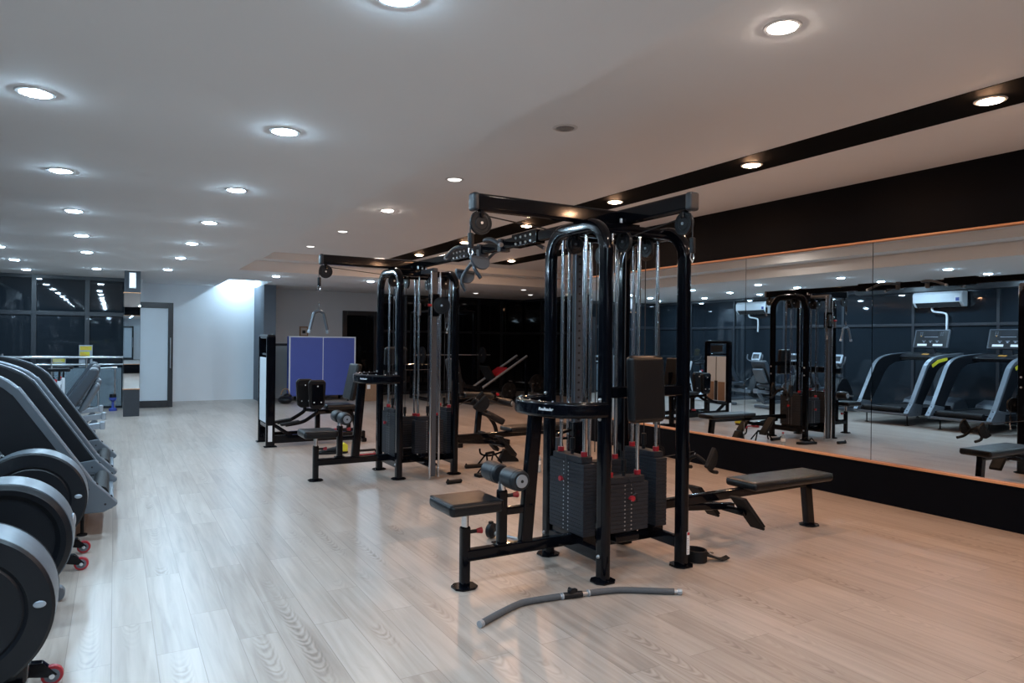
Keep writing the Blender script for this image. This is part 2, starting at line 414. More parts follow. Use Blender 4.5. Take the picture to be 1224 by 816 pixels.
# black door in the alcove
m = MB(); m.box(5.22, 5.34, YB-0.05, YB+0.05, 0, 2.27, 0.008); m.box(6.08, 6.2, YB-0.05, YB+0.05, 0, 2.27, 0.008); m.box(5.34, 6.08, YB-0.05, YB+0.05, 2.15, 2.27, 0.008)
d = structure(m.build('door_2', M['frameblk']))
m = MB(); m.box(5.34, 6.08, YB, YB+0.03, 0.02, 2.15, 0.004); m.build('glass', M['darkglass'], d, smooth=False)
m = MB(); m.cyl((5.42, YB-0.06, 0.9), (5.42, YB-0.06, 1.3), 0.014); m.bar((5.42, YB-0.06, 0.95), (5.42, YB, 0.95), 0.012, 0.012); m.bar((5.42, YB-0.06, 1.25), (5.42, YB, 1.25), 0.012, 0.012); m.build('handle', M['steel'], d)

def glazing(name, p0, p1, z0, z1, nx, rails, gmat, fmat, fw_=0.06, dep=0.09):
    """framed glass wall from p0 to p1; one frame mesh, one child pane mesh"""
    a, b = V((*p0, 0)), V((*p1, 0)); d = (b-a); L = d.length; u = d.normalized()
    F = MB()
    for i in range(nx+1):
        c = a+u*(L*i/nx); F.bar((c.x, c.y, z0), (c.x, c.y, z1), fw_, dep, 0.006, up=(u.x, u.y, 0) if False else (0, 0, 1))
    for z in rails:
        F.bar((a.x, a.y, z), (b.x, b.y, z), dep*0.9, fw_, 0.006)
    fr = structure(F.build(name, fmat))
    P = MB(); n = V((-u.y, u.x, 0))*0.006
    P.prism([(0, z0), (L, z0), (L, z1), (0, z1)], a-n, u, (0, 0, 1), n*2)
    P.build('glass', gmat, fr, smooth=False)
    return fr
glazing('window_1', (XL, YN), (XL, YW), 0.0, Z0, 12, (0.05, 1.95, Z0-0.04), M['nightglass'], M['frame'])
glazing('window_2', (XL, YW), (0.42, YW), 0.0, Z0, 3, (0.05, 1.98, Z0-0.03), M['nightglass'], M['frame'], 0.085)
m = MB(); m.box(0.42, 0.52, YW+0.02, YB+0.1, 0, Z0); structure(m.build('wall_return', M['pale'], smooth=False))
m = MB(); m.box(-1.24, -1.08, YN, 9.2, 2.56, Z0+0.01, 0.01); structure(m.build('trim_6', M['frameblk']))
glazing('window_3', (6.22, YB), (XR, YB), 0.0, Z0, 6, (0.05, 1.75, Z0-0.03), M['darkglass'], M['frameblk'])
glazing('window_4', (XR, YB), (XR, 8.64), 0.0, Z2, 9, (0.05, 1.75, Z0-0.03), M['darkglass'], M['frameblk'])
m = MB(); m.box(XL-0.1, XR+0.1, YN-0.12, YN, 0, ZT); wn = structure(m.build('wall_near', M['blackwall'], smooth=False))
m = MB(); m.box(XL, XM-0.06, YN, YN+0.008, 0.392, 2.40); m.build('mirror_panel', M['mirror'], wn, smooth=False)
m = MB(); m.box(XL, XM-0.06, YN, YN+0.03, 0.37, 0.392); m.box(XL, XM-0.06, YN, YN+0.03, 2.40, 2.42); m.build('wood_edge', M['trimwood'], wn, smooth=False)

# open glass door beside the mirrored column
YD = 16.55
m = MB()
for x0, x1 in ((0.36, 0.46), (0.99, 1.09)): m.box(x0, x1, YD-0.035, YD+0.035, 0.012, 2.25, 0.006)
m.box(0.46, 0.99, YD-0.035, YD+0.035, 2.13, 2.25, 0.006); m.box(0.46, 0.99, YD-0.035, YD+0.035, 0.012, 0.16, 0.006)
d = structure(m.build('door_1', M['frameblk']))
m = MB(); m.box(0.46, 0.99, YD-0.008, YD+0.008, 0.16, 2.13); m.build('glass', M['frost'], d, smooth=False)
m = MB(); m.cyl((1.04, YD-0.075, 0.85), (1.04, YD-0.075, 1.5), 0.013, bev=0.003)
for z in (0.95, 1.4): m.bar((1.04, YD-0.075, z), (1.04, YD-0.03, z), 0.014, 0.014, 0.002)
m.build('handle', M['steel'], d)

# mirrored column with a sconce
m = MB(); cx0, cx1, cy0, cy1 = 0.15, 0.42, 14.95, 15.22
m.box(cx0, cx1, cy0, cy1, 0, Z0)
col = structure(m.build('column', M['frame'], smooth=False))
m = MB(); m.box(cx0+0.004, cx1-0.004, cy0-0.008, cy0-0.001, 0.53, 2.34); m.box(cx0-0.008, cx0-0.001, cy0+0.004, cy1-0.004, 0.53, 2.34); m.build('mirror_panel', M['mirror'], col, smooth=False)
m = MB()
for z in (0.52, 2.345): m.box(cx0-0.014, cx1+0.006, cy0-0.014, cy1+0.006, z-0.009, z+0.009, 0.003)
m.build('wood_edge', M['trimwood'], col)
t = thing('wall_sconce', 'small lit glass wall lamp on the black top of the mirrored column', 'lamp', (0.285, cy0, 2.58))
m = MB(); m.box(-0.06, 0.06, -0.02, -0.001, -0.15, 0.15, 0.006); m.build('back_plate', M['steel'], t)
m = MB(); m.cyl((0, -0.05, -0.13), (0, -0.05, 0.13), 0.045, bev=0.008); m.build('lamp_shade', M['sconcelit'], t)

# ------------------------------------------------------------------ downlights
def lens_mb(r=0.068):
    q = MB(); q.lathe([(0.0, -0.018), (r*0.5, -0.016), (r*0.85, -0.010), (r, -0.002), (r, 0.004)], n=24); return q
def ring_mb(r=0.068):
    q = MB(); q.lathe([(r+0.001, -0.001), (r+0.004, -0.007), (r+0.020, -0.006), (r+0.026, -0.0005), (r+0.001, -0.001)], n=28); return q
_ring = None; _lens = {}
def downlight(x, y, z, kind, label, group):
    global _ring
    t = thing('downlight', label, 'ceiling light', (x, y, z), 0, group)
    if _ring is None: _ring = ring_mb().build('ring', M['lampring'], t)
    else:
        c = _ring.copy(); COL.objects.link(c); c.parent = t
    if kind not in _lens: _lens[kind] = lens_mb().build('lens', M[kind], t)
    else:
        c = _lens[kind].copy(); COL.objects.link(c); c.parent = t
    return t
ORD = ['first', 'second', 'third', 'fourth', 'fifth', 'sixth', 'seventh', 'eighth', 'ninth']
for i in range(-2, 7):
    y = 2.404+1.927*i
    w = ORD[i]+' from the camera' if i >= 0 else ORD[-i-1]+' behind the camera'
    downlight(0.883, y, Z0, 'lampcool', 'bright cool downlight in the row over the open aisle, '+w, 'aisle downlights')
    downlight(-0.367, y, Z0, 'lampcool', 'bright cool downlight in the row above the cardio machines, '+w, 'cardio row downlights')
    if i == 5: break
downlight(0.84, 14.24, Z0, 'lampcool', 'bright cool downlight ending the aisle row, nearest the glass door', 'aisle downlights')
downlight(-0.30, 14.87, Z0, 'lampcool', 'bright cool downlight ending the cardio row, just left of the mirrored column', 'cardio row downlights')
for i in range(-1, 8):
    w = ('closest to the back window' if i == 7 else 'second from the back window' if i == 6 else 'at the left picture edge, third from the back window' if i == 5
         else ORD[i]+' past the camera, outside the left frame edge' if i >= 0 else 'first behind the camera')
    downlight(-1.43-0.012*max(0, i-5), 2.404+1.927*i-0.03*max(0, i-5), Z0, 'lampcool', 'cool downlight in the window row, '+w, 'window row downlights')
for i in range(-2, 6):
    y = 2.335+1.927*i
    w = ORD[i]+' from the camera' if i >= 0 else ORD[-i-1]+' behind the camera'
    kT = {1: 'lampoff', 2: 'lampdim', 4: 'lampdim', 5: 'lampdim'}.get(i, 'lampsoft')
    st = {'lampoff': 'unlit', 'lampdim': 'dimmed', 'lampsoft': 'warm glowing'}[kT]
    downlight(2.886, y, Z2, kT, st+' downlight in the raised ceiling left of the black stripe, '+w, 'tray downlights')
    downlight(4.88, y, Z2-0.004, 'lampwarm', 'warm downlight set in the long black ceiling stripe, '+w, 'stripe downlights')
downlight(2.80, 14.41, Z0, 'lampcool', 'cool downlight on the ceiling edge above the white weight tower', 'far edge downlights')
downlight(4.75, 14.38, Z0, 'lampcool', 'cool downlight on the ceiling edge behind the far overhead arm', 'far edge downlights')
downlight(6.75, 11.8, Z2-0.004, 'lampwarm', 'glowing warm downlight in the short black stripe of the far bay', 'far bay downlights')
for (x, y), lb in zip(((8.58, 14.39), (8.2, 16.2), (9.64, 15.81), (10.3, 15.0)), ('nearest and brightest', 'leftmost', 'third from the left', 'rightmost')):
    downlight(x, y, Z0, 'lampdim', 'small warm downlight before the dark glass of the far bay, '+lb, 'far bay downlights')
downlight(2.62, 17.72, 3.12, 'lampcool', 'cool downlight up in the recess washing the pale wall', 'far edge downlights')

# ------------------------------------------------------------------ multi station cable gyms
PROTO = {}
def shared(key, make, name, mats, parent):
    """first call builds the mesh, later calls copy the object (sharing its mesh)"""
    if key not in PROTO:
        o = make().build(name, mats, parent); PROTO[key] = o; return o
    o = PROTO[key].copy(); COL.objects.link(o); o.parent = parent
    o.location = (0, 0, 0); o.rotation_euler = (0, 0, 0); return o
def plate_mb(L, T, H=0.0245):
    q = MB(); q.box(-L/2, L/2, -T/2, T/2, 0, H, 0.003, 2)
    q.mi = 1; q.box(-L/2+0.004, L/2-0.004, -T/2+0.004, T/2-0.004, -0.0022, 0.0004)
    q.cyl((0, -T/2-0.0006, H/2), (0, -T/2+0.006, H/2), 0.0062, n=10)
    q.mi = 2
    for s_ in (-1, 1): q.box(s_*0.027-0.0045, s_*0.027+0.0045, -T/2-0.0008, -T/2+0.002, H/2-0.004, H/2+0.004)
    return q
def weight_stack(parent, c, rz, n, z0, L, ztop=2.22, T=0.1, pin=3, lab=None):
    P = 0.0262
    rods = MB()
    for s_ in (-1, 1): rods.cyl((s_*L*0.34, 0, z0-0.02), (s_*L*0.34, 0, ztop), 0.0125, n=14)
    st = MB(); zt = z0+n*P
    st.box(-L*0.42, L*0.42, -T*0.44, T*0.44, zt, zt+0.040, 0.004)
    root = st.build('weight_stack', [M['plate']], parent)
    root.location = (c[0], c[1], 0); root.rotation_euler = (0, 0, rz)
    for k in range(n):
        o = shared('plate%.3f' % L, lambda: plate_mb(L, T), 'weight_plate', [M['plate'], M['plate_edge'], M['steel']], root); o.location = (0, 0, z0+k*P)
    rods.build('guide_rod', M['chrome'], root)
    for s_ in (-1, 1):
        q = MB(); q.cyl((s_*L*0.34, 0, zt+0.040), (s_*L*0.34, 0, zt+0.072), 0.022, n=14, bev=0.003); q.build('rubber_stop', M['red'], root)
    q = MB(); q.cyl((0, 0, zt+0.03), (0, 0, zt+0.075), 0.012); q.cyl((0, 0, zt+0.07), (0, 0, zt+0.150), 0.018, bev=0.005); q.build('cable_socket', M['satin'], root)
    zp = zt-(pin-0.5)*P-P
    q = MB(); q.cyl((0, -T/2-0.035, zp), (0, -T/2+0.01, zp), 0.006); q.mi = 1
    q.cyl((0, -T/2-0.052, zp), (0, -T/2-0.022, zp), 0.019, 0.014, n=8, bev=0.003); q.box(-0.022, 0.022, -T/2-0.04, -T/2-0.028, zp-0.007, zp+0.007, 0.002)
    q.mi = 2; q.tube(smoothpts([(0, -T/2-0.035, zp+0.01), (0.03, -T/2-0.05, zp+0.03), (0.05, -T/2-0.03, zp-0.03), (0.03, -T/2-0.02, zp+0.05), (0.005, -T/2, zt+0.03)], 6), 0.0035, 6)
    q.build('selector_pin', [M['chrome'], M['red'], M['cable']], root)
    return root
def pulley_mb(r, w=0.026, hub=True):
    q = MB()
    q.lathe([(0, -w/2), (r*0.55, -w/2), (r*0.62, -w/2+0.004), (r*0.86, -w/2+0.004), (r*0.9, -w/2), (r, -w/2), (r*0.93, 0), (r, w/2), (r*0.9, w/2), (r*0.86, w/2-0.004), (r*0.62, w/2-0.004), (r*0.55, w/2), (0, w/2)], axis=(0, 1, 0), n=30)
    q.mi = 1; q.cyl((0, -w/2-0.006, 0), (0, w/2+0.006, 0), r*0.13, n=12)
    return q
def pulley(parent, loc, r, rz=0.0, hang=0.0):
    o = pulley_mb(r).build('pulley', [M['satin'], M['steel']], parent); o.location = loc; o.rotation_euler = (0, 0, rz)
    if hang:
        q = MB()
        for s_ in (-1, 1): q.box(-0.012, 0.012, s_*0.019-0.002, s_*0.019+0.002, r*0.45, hang, 0.003)
        q.build('bracket', M['gloss'], o)
    return o
def foot_mb(x, y):
    q = MB(); q.prism([(-0.075, -0.035), (-0.04, -0.07), (0.04, -0.07), (0.075, -0.035), (0.075, 0.035), (0.04, 0.07), (-0.04, 0.07), (-0.075, 0.035)], (x, y, 0.0), (1, 0, 0), (0, 1, 0), (0, 0, 0.014), 0.004)
    q.cyl((x, y-0.055, 0.012), (x, y-0.055, 0.022), 0.010, n=6); return q
def pad_mb(x0, x1, y0, y1, z0, z1, bev=0.028):
    q = MB(); q.box(x0, x1, y0, y1, z0, z1, bev, 4)
    # piping seam round the top
    i = bev*0.55; zt = z1-bev*0.28
    q.tube([(x0+i, y0+i*0.5, zt), (x1-i, y0+i*0.5, zt), (x1-i*0.5, y0+i, zt), (x1-i*0.5, y1-i, zt), (x1-i, y1-i*0.5, zt), (x0+i, y1-i*0.5, zt), (x0+i*0.5, y1-i, zt), (x0+i*0.5, y0+i, zt)], 0.0035, 6, True)
    return q
POST = rrect(0.092, 0.068, 0.026, 5)
def multi_gym(loc, s, label, near):
    """s=+1: back-pad station on the camera side; s=-1: the same gym mirrored along y"""
    T = thing('cable_machine', label, 'gym machine', loc, 0, None)
    def B(q, name, mats, parent=T):
        if s < 0: q.flipy()
        return q.build(name, mats, parent)
    zt, rc = 2.256, 0.175
    for x in (-0.33, 0.33):
        path = [(x, -0.315, 0.0), (x, -0.315, zt-rc)]
        path += arc((-0.315+rc, zt-rc), rc, PI, PI/2, 8, 'yz', x)[1:] + arc((0.315-rc, zt-rc), rc, PI/2, 0, 8, 'yz', x) + [(x, 0.315, 0.0)]
        q = MB(); q.sweep(path, POST, up=(1, 0, 0)); q.mi = 1
        for y in (-0.315, 0.315):
            for z in (0.16, 1.02, 1.14): q.ball((x-0.036 if x < 0 else x+0.036, y, z), 0.013, n=10)
        a = B(q, 'upright_arch', [M['gloss'], M['steel']])
        for y in (-0.315, 0.315): B(foot_mb(x, y), 'foot_plate', M['gloss'], a)
    q = MB()
    for x in (-0.33, 0.33): q.bar((x, -0.28, 0.155), (x, 0.28, 0.155), 0.05, 0.08, 0.012)
    q.bar((-0.31, 0.0, 0.15), (0.31, 0.0, 0.15), 0.07, 0.07, 0.012)
    q.box(-0.345, -0.245, -0.12, 0.24, 0.195, 0.235, 0.004); q.box(0.25, 0.345, -0.12, 0.24, 0.195, 0.228, 0.004)
    q.bar((-0.07, -0.24, 0.225), (-0.07, 0.02, 0.2), 0.2, 0.05, 0.01); q.bar((0.05, 0.26, 0.225), (0.05, 0.0, 0.2), 0.2, 0.05, 0.01)
    q.bar((0.0, 0.0, 0.15), (0.0, 0.47, 0.15), 0.06, 0.06, 0.01)
    B(q, 'base_frame', M['gloss'])
    q = MB()
    for y in (-0.13, 0.13): q.bar((-0.33, y, 2.262), (0.33, y, 2.262), 0.06, 0.05, 0.01)
    for y in (-0.19, 0.20): q.bar((-0.30, y, 2.225), (0.30, y, 2.225), 0.035, 0.03, 0.006)
    q.box(-0.09, 0.09, -0.14, 0.14, 2.285, 2.302, 0.004)
    q.mi = 1
    for x in (-0.05, 0.0, 0.05):
        for y in (-0.11, 0.12): q.cyl((x, y, 2.30), (x, y, 2.335), 0.010, n=6)
    B(q, 'top_frame', [M['gloss'], M['steel']])
    # stacks
    th = lambda a: a if s > 0 else PI-a
    weight_stack(T, (-0.31, 0.06*s), th(-PI/2), 18, 0.235, 0.40, pin=4)
    weight_stack(T, (0.315, 0.06*s), th(PI/2), 18, 0.228, 0.38, pin=6)
    weight_stack(T, (-0.07, -0.19*s), th(0), 12, 0.265, 0.34, pin=3)
    weight_stack(T, (0.05, 0.20*s), th(PI), 14, 0.25, 0.34, pin=5)
    # overhead arms
    A_ = rrect(0.07, 0.105, 0.018, 4)
    q = MB(); q.sweep([(-1.085, 0, 2.352), (0.10, 0, 2.352)], rrect(0.07, 0.105, 0.018, 4), up=(0, 0, 1)); arm = B(q, 'overhead_arm', M['gloss'])
    q = MB(); q.box(-1.125, -1.08, -0.039, 0.039, 2.296, 2.408, 0.016, 3); B(q, 'end_cap', M['capgrey'], arm)
    q = MB(); q.sweep([(0, -0.70, 2.352), (0, 0.10, 2.352)], A_, up=(0, 0, 1)); arm = B(q, 'overhead_arm', M['gloss'])
    q = MB(); q.box(-0.039, 0.039, -0.745, -0.695, 2.296, 2.408, 0.016, 3); B(q, 'end_cap', M['capgrey'], arm)
    pulley(T, (-1.055, 0, 2.225), 0.071, 0, 0.08); pulley(T, (0, -0.655*s, 2.228), 0.07, PI/2, 0.08)
    pulley(T, (-0.31, 0.06*s, 2.16), 0.066, 0, 0.08); pulley(T, (0.315, 0.06*s, 2.16), 0.07, 0, 0.08)
    pulley(T, (-0.07, -0.17*s, 2.17), 0.07, PI/2, 0.08); pulley(T, (0.05, 0.23*s, 2.13), 0.066, PI/2, 0.10)
    pulley(T, (0.17, -0.12*s, 2.15), 0.062, PI/2, 0.08); pulley(T, (0.385, -0.02*s, 0.72), 0.05, 0, 0)
    q = MB(); C_ = 0.0042
    q.tube(smoothpts([(-1.122, 0, 2.05), (-1.124, 0, 2.232), (-1.09, 0, 2.29), (-1.0, 0, 2.272), (-0.35, 0.04, 2.216), (-0.255, 0.06, 2.17), (-0.25, 0.06, 2.1)], 6), C_, 6)
    q.tube([(-0.31, 0.06, 0.85), (-0.31, 0.06, 2.10)], C_, 6)
    q.tube(smoothpts([(0, -0.725, 2.10), (0, -0.724, 2.23), (0, -0.69, 2.29), (0, -0.58, 2.26), (-0.06, -0.25, 2.20), (-0.07, -0.20, 2.17)], 6), C_, 6)
    q.tube([(-0.07, -0.19, 0.72), (-0.07, -0.19, 2.12)], C_, 6)
    q.tube([(0.315, 0.06, 0.85), (0.315, 0.06, 2.10)], C_, 6); q.tube([(0.385, -0.03, 0.76), (0.385, 0.0, 2.12)], C_, 6)
    q.tube([(0.05, 0.20, 0.75), (0.05, 0.20, 2.10)], C_, 6); q.tube([(0.05, 0.29, 0.7), (0.05, 0.29, 2.12)], C_, 6)
    if near: q.tube([(0.405, -0.02, 0.68), (1.13, 0.385, 0.615)], C_, 6)
    else: q.tube([(0.405, -0.02, 0.68), (0.655, 0.165, 0.85)], C_, 6)
    B(q, 'cable', M['cable'])
    for p in ((-1.122, 0, 2.125), (0, -0.725, 2.10)):
        q = MB(); q.cyl((p[0], p[1], p[2]-0.06), (p[0], p[1], p[2]+0.035), 0.0185, bev=0.006); cs = B(q, 'cable_stop', M['satin'])
        q = MB(); x, y, z = p
        q.tube([(x-0.010, y, z-0.058), (x-0.014, y, z-0.085), (x, y, z-0.115), (x+0.014, y, z-0.085), (x+0.010, y, z-0.058)], 0.0045, 8)
        B(q, 'carabiner', M['chrome'], cs)
    # lat pulldown seat on the -x side
    q = MB(); q.bar((-1.14, 0, 0.195), (-0.345, 0, 0.195), 0.06, 0.075, 0.014); q.cyl((-0.39, -0.045, 0.195), (-0.39, 0.045, 0.195), 0.022, n=14); B(q, 'station_beam', M['gloss'])
    q = MB(); q.bar((-1.14, 0, 0.0), (-1.14, 0, 0.375), 0.052, 0.062, 0.014); q.mi = 1; q.cyl((-1.14, 0, 0.36), (-1.14, 0, 0.475), 0.0225, n=18); sp = B(q, 'seat_post', [M['gloss'], M['chrome']])
    B(foot_mb(-1.14, 0), 'foot_plate', M['gloss'], sp)
    def knob(x, y, z, parent):
        q = MB(); q.cyl((x, y, z), (x+0.05, y, z), 0.012, bev=0.002); q.mi = 1; q.cyl((x+0.045, y, z), (x+0.085, y, z), 0.013, 0.021, n=10, bev=0.003); B(q, 'adjust_knob', [M['satin'], M['red']], parent)
    knob(-1.11, 0, 0.335, sp)
    B(pad_mb(-1.305, -0.945, -0.15, 0.19, 0.468, 0.545, 0.03), 'seat_pad', M['leather'])
    q = MB(); q.bar((-0.885, 0, 0.22), (-0.885, 0, 0.575), 0.055, 0.062, 0.014); q.box(-0.935, -0.835, -0.045, 0.045, 0.232, 0.243, 0.003); q.mi = 1
    q.tube(smoothpts([(-0.885, 0, 0.56), (-0.885, 0, 0.62), (-0.872, 0, 0.655)], 5), 0.024, 14); q.mi = 0; q.cyl((-0.87, -0.2, 0.66), (-0.87, 0.22, 0.66), 0.017); rp = B(q, 'roller_post', [M['gloss'], M['chrome']])
    knob(-0.855, 0, 0.53, rp)
    for a_, b_, cap in ((-0.215, -0.035, -1), (0.035, 0.215, 1)):
        q = MB(); r = 0.066
        q.lathe([(0, a_), (r*0.8, a_), (r*0.95, a_+0.012), (r*0.97, a_+0.03), (r*0.97, a_+0.034), (r, a_+0.036), (r, b_-0.036), (r*0.97, b_-0.034), (r*0.97, b_-0.03), (r*0.95, b_-0.012), (r*0.8, b_), (0, b_)], (-0.87, 0, 0.66), (0, 1, 0), 28)
        fr = B(q, 'foam_roller', M['foam'])
        e = a_ if cap < 0 else b_
        q = MB(); q.cyl((-0.87, e+cap*0.007, 0.66), (-0.87, e-cap*0.006, 0.66), 0.04, n=24, bev=0.003); q.mi = 1; q.cyl((-0.87, e+cap*0.0085, 0.66), (-0.87, e+cap*0.004, 0.66), 0.010, n=8)
        B(q, 'end_cap', [M['silverlight'], M['satin']], fr)
    q = MB(); q.bar((-0.86, 0, 0.435), (-0.66, 0, 0.435), 0.045, 0.05, 0.01); q.ball((-0.69, -0.03, 0.46), 0.012); B(q, 'brace', M['gloss'])
    q = MB(); q.bar((-0.715, 0, 0.225), (-0.645, 0, 1.04), 0.062, 0.09, 0.016, up=(1, 0, 0)); B(q, 'support_post', M['gloss'])
    gp = smoothpts([(-0.345, -0.345, 1.08), (-0.46, -0.340, 1.08), (-0.59, -0.285, 1.08), (-0.675, -0.155, 1.08), (-0.695, 0, 1.08), (-0.675, 0.155, 1.08), (-0.59, 0.285, 1.08), (-0.46, 0.340, 1.08), (-0.345, 0.345, 1.08)], 6)
    q = MB(); q.sweep(gp, rrect(0.05, 0.10, 0.022, 4), up=(0, 0, 1)); q.mi = 1
    for k in (3, 6, 9, 12, 16, 20, 24, 28, 32, 36, 40, 44): q.ball(V(gp[k])+V((0.008, 0, 0.05)), 0.0065, n=8)
    q.ball((-0.60, -0.24, 1.022), 0.013, n=10); gb = B(q, 'guard_bar', [M['gloss'], M['steel']])
    # lettering on the guard
    k = 15
    cu = bpy.data.curves.new('lettering', 'FONT'); cu.body = 'Realleader'; cu.size = 0.025; cu.shear = 0.28; cu.align_x = 'CENTER'; cu.align_y = 'CENTER'; cu.extrude = 0.0006; cu.offset = 0.0006
    to = text_mesh(cu, 'lettering', M['white'], gb)
    # always on the camera side of the guard
    k = 17
    g0, g1 = V(gp[k-2]), V(gp[k+2]); d = (g1-g0).normalized()      # runs towards +y along the outer face
    nrm = V((-abs(d.y), d.x*(1 if d.y > 0 else -1), 0)).normalized()
    xdir = V((0, 0, 1)).cross(nrm)
    pos = V(gp[k])+nrm*0.0275+V((0, 0, 0.004))
    to.matrix_local = Matrix.Translation(pos) @ Matrix((xdir, V((0, 0, 1)), nrm)).transposed().to_4x4()
    # low row on the +x side
    q = MB(); q.bar((0.34, -0.04, 0.35), (2.02, -0.04, 0.365), 0.06, 0.07, 0.014); q.bar((0.55, -0.04, 0.31), (1.12, -0.04, 0.26), 0.05, 0.05, 0.01); q.bar((1.02, -0.25, 0.26), (1.02, 0.22, 0.26), 0.045, 0.045, 0.01); q.box(1.35, 1.62, -0.12, 0.03, 0.372, 0.386, 0.003); B(q, 'row_beam', M['gloss'])
    B(pad_mb(1.19, 2.12, -0.20, 0.11, 0.385, 0.452, 0.028), 'bench_pad', M['leather'])
    q = MB(); q.bar((1.97, -0.04, 0.375), (2.02, -0.04, 0.0), 0.06, 0.085, 0.012, up=(1, 0, 0)); bl = B(q, 'bench_leg', M['gloss'])
    B(foot_mb(2.02, -0.04), 'foot_plate', M['gloss'], bl)
    for y in (-0.235, 0.205):
        q = MB(); ang = math.radians(44)
        q.obox((1.06, y, 0.255), (0.022, 0.13, 0.34), Euler((0, -ang+math.radians(2), 0)).to_matrix(), 0.008); q.obox((1.083, y, 0.262), (0.014, 0.115, 0.31), Euler((0, -ang+math.radians(2), 0)).to_matrix(), 0.005); B(q, 'footrest', M['rubber'])
    # back pad on the -y side
    q = MB(); q.bar((-0.31, -0.315, 1.185), (0.31, -0.315, 1.185), 0.06, 0.07, 0.012); q.bar((-0.10, -0.33, 1.2), (-0.10, -0.40, 1.2), 0.06, 0.08, 0.01); B(q, 'pad_beam', M['gloss'])
    q = MB(); q.obox((-0.10, -0.435, 1.21), (0.275, 0.075, 0.42), Euler((math.radians(-3), 0, 0)).to_matrix(), 0.032, 4)
    for zz in (-0.0,):
        q.tube([V((-0.10, -0.435, 1.21))+Euler((math.radians(-3), 0, 0)).to_matrix() @ V(p) for p in [(-0.115, -0.033, -0.19), (0.115, -0.033, -0.19), (0.122, -0.033, -0.18), (0.122, -0.033, 0.18), (0.115, -0.033, 0.19), (-0.115, -0.033, 0.19), (-0.122, -0.033, 0.18), (-0.122, -0.033, -0.18)]], 0.0035, 6, True)
    B(q, 'back_pad', M['leather'])
    # perforated crossover column on the +y side with its carriage
    q = MB(); q.bar((0, 0.46, 0.03), (0, 0.46, 2.27), 0.055, 0.062, 0.008); q.bar((0, 0.13, 2.262), (0, 0.5, 2.262), 0.06, 0.05, 0.01)
    q.mi = 1
    for k in range(34):
        z = 0.32+k*0.055
        q.cyl((-0.0285, 0.46, z), (-0.02, 0.46, z), 0.0085, n=10); q.cyl((0, 0.4285-0.0015, z), (0, 0.44, z), 0.0085, n=10)
    cc = B(q, 'crossover_column', [M['colsteel'], M['plate_edge']])
    q = MB(); q.cyl((-0.045, 0.50, 0.02), (-0.045, 0.50, 2.25), 0.012, n=12); q.cyl((0.07, 0.47, 0.02), (0.07, 0.47, 2.25), 0.012, n=12); B(q, 'guide_rod', M['chrome'], cc)
    zc = 1.9 if not near else 0.8
    q = MB(); q.box(-0.045, 0.045, 0.41, 0.51, zc-0.14, zc+0.11, 0.012); q.bar((-0.04, 0.5, zc-0.02), (-0.13, 0.52, zc-0.02), 0.02, 0.02, 0.005); q.bar((-0.04, 0.46, zc+0.05), (-0.17, 0.46, zc+0.02), 0.03, 0.02, 0.006)
    q.mi = 1; q.cyl((-0.17, 0.46, zc-0.13), (-0.17, 0.46, zc+0.0), 0.019, bev=0.004); q.mi = 2; q.cyl((-0.06, 0.53, zc-0.02), (-0.10, 0.53, zc-0.02), 0.014)
    cg = B(q, 'carriage', [M['gloss'], M['silver'], M['red']])
    pulley(cg, (0.06, 0.53*s, zc-0.02), 0.092, math.radians(20)*s)
    q = MB(); q.tube([(0.12, 0.53, zc-0.02), (0.125, 0.53, zc-0.17)], C_, 6); q.cyl((0.125, 0.53, zc-0.20), (0.125, 0.53, zc-0.15), 0.014); B(q, 'cable', M['cable'], cg)
    q = MB(); q.tube([(0.115, 0.53, zc-0.20), (0.11, 0.53, zc-0.25), (0.125, 0.53, zc-0.29), (0.14, 0.53, zc-0.25), (0.135, 0.53, zc-0.20)], 0.0045, 8); q.ball((0.125, 0.53, zc-0.31), 0.012); B(q, 'carabiner', M['chrome'], cg)
    if near:
        q = MB(); q.box(0.335, 0.358, -0.3635, -0.3605, 0.085, 0.235, 0.0); q.mi = 1; q.box(0.336, 0.357, -0.3642, -0.3632, 0.215, 0.234); q.mi = 2
        for k in range(9): q.box(0.339, 0.339+0.014*random.uniform(0.6, 1), -0.3642, -0.3634, 0.095+k*0.012, 0.0985+k*0.012)
        B(q, 'warning_sticker', [M['white'], M['red'], M['satin']])
    return T
GA = multi_gym((3.0, 3.785, 0), 1, 'black four-post cable machine nearest the camera, with padded seat, thigh rollers and long row bench', True)
GB = multi_gym((3.0, 7.39, 0), -1, 'black four-post cable machine behind the nearest one, beside the blue table, with silver pulley column', False)

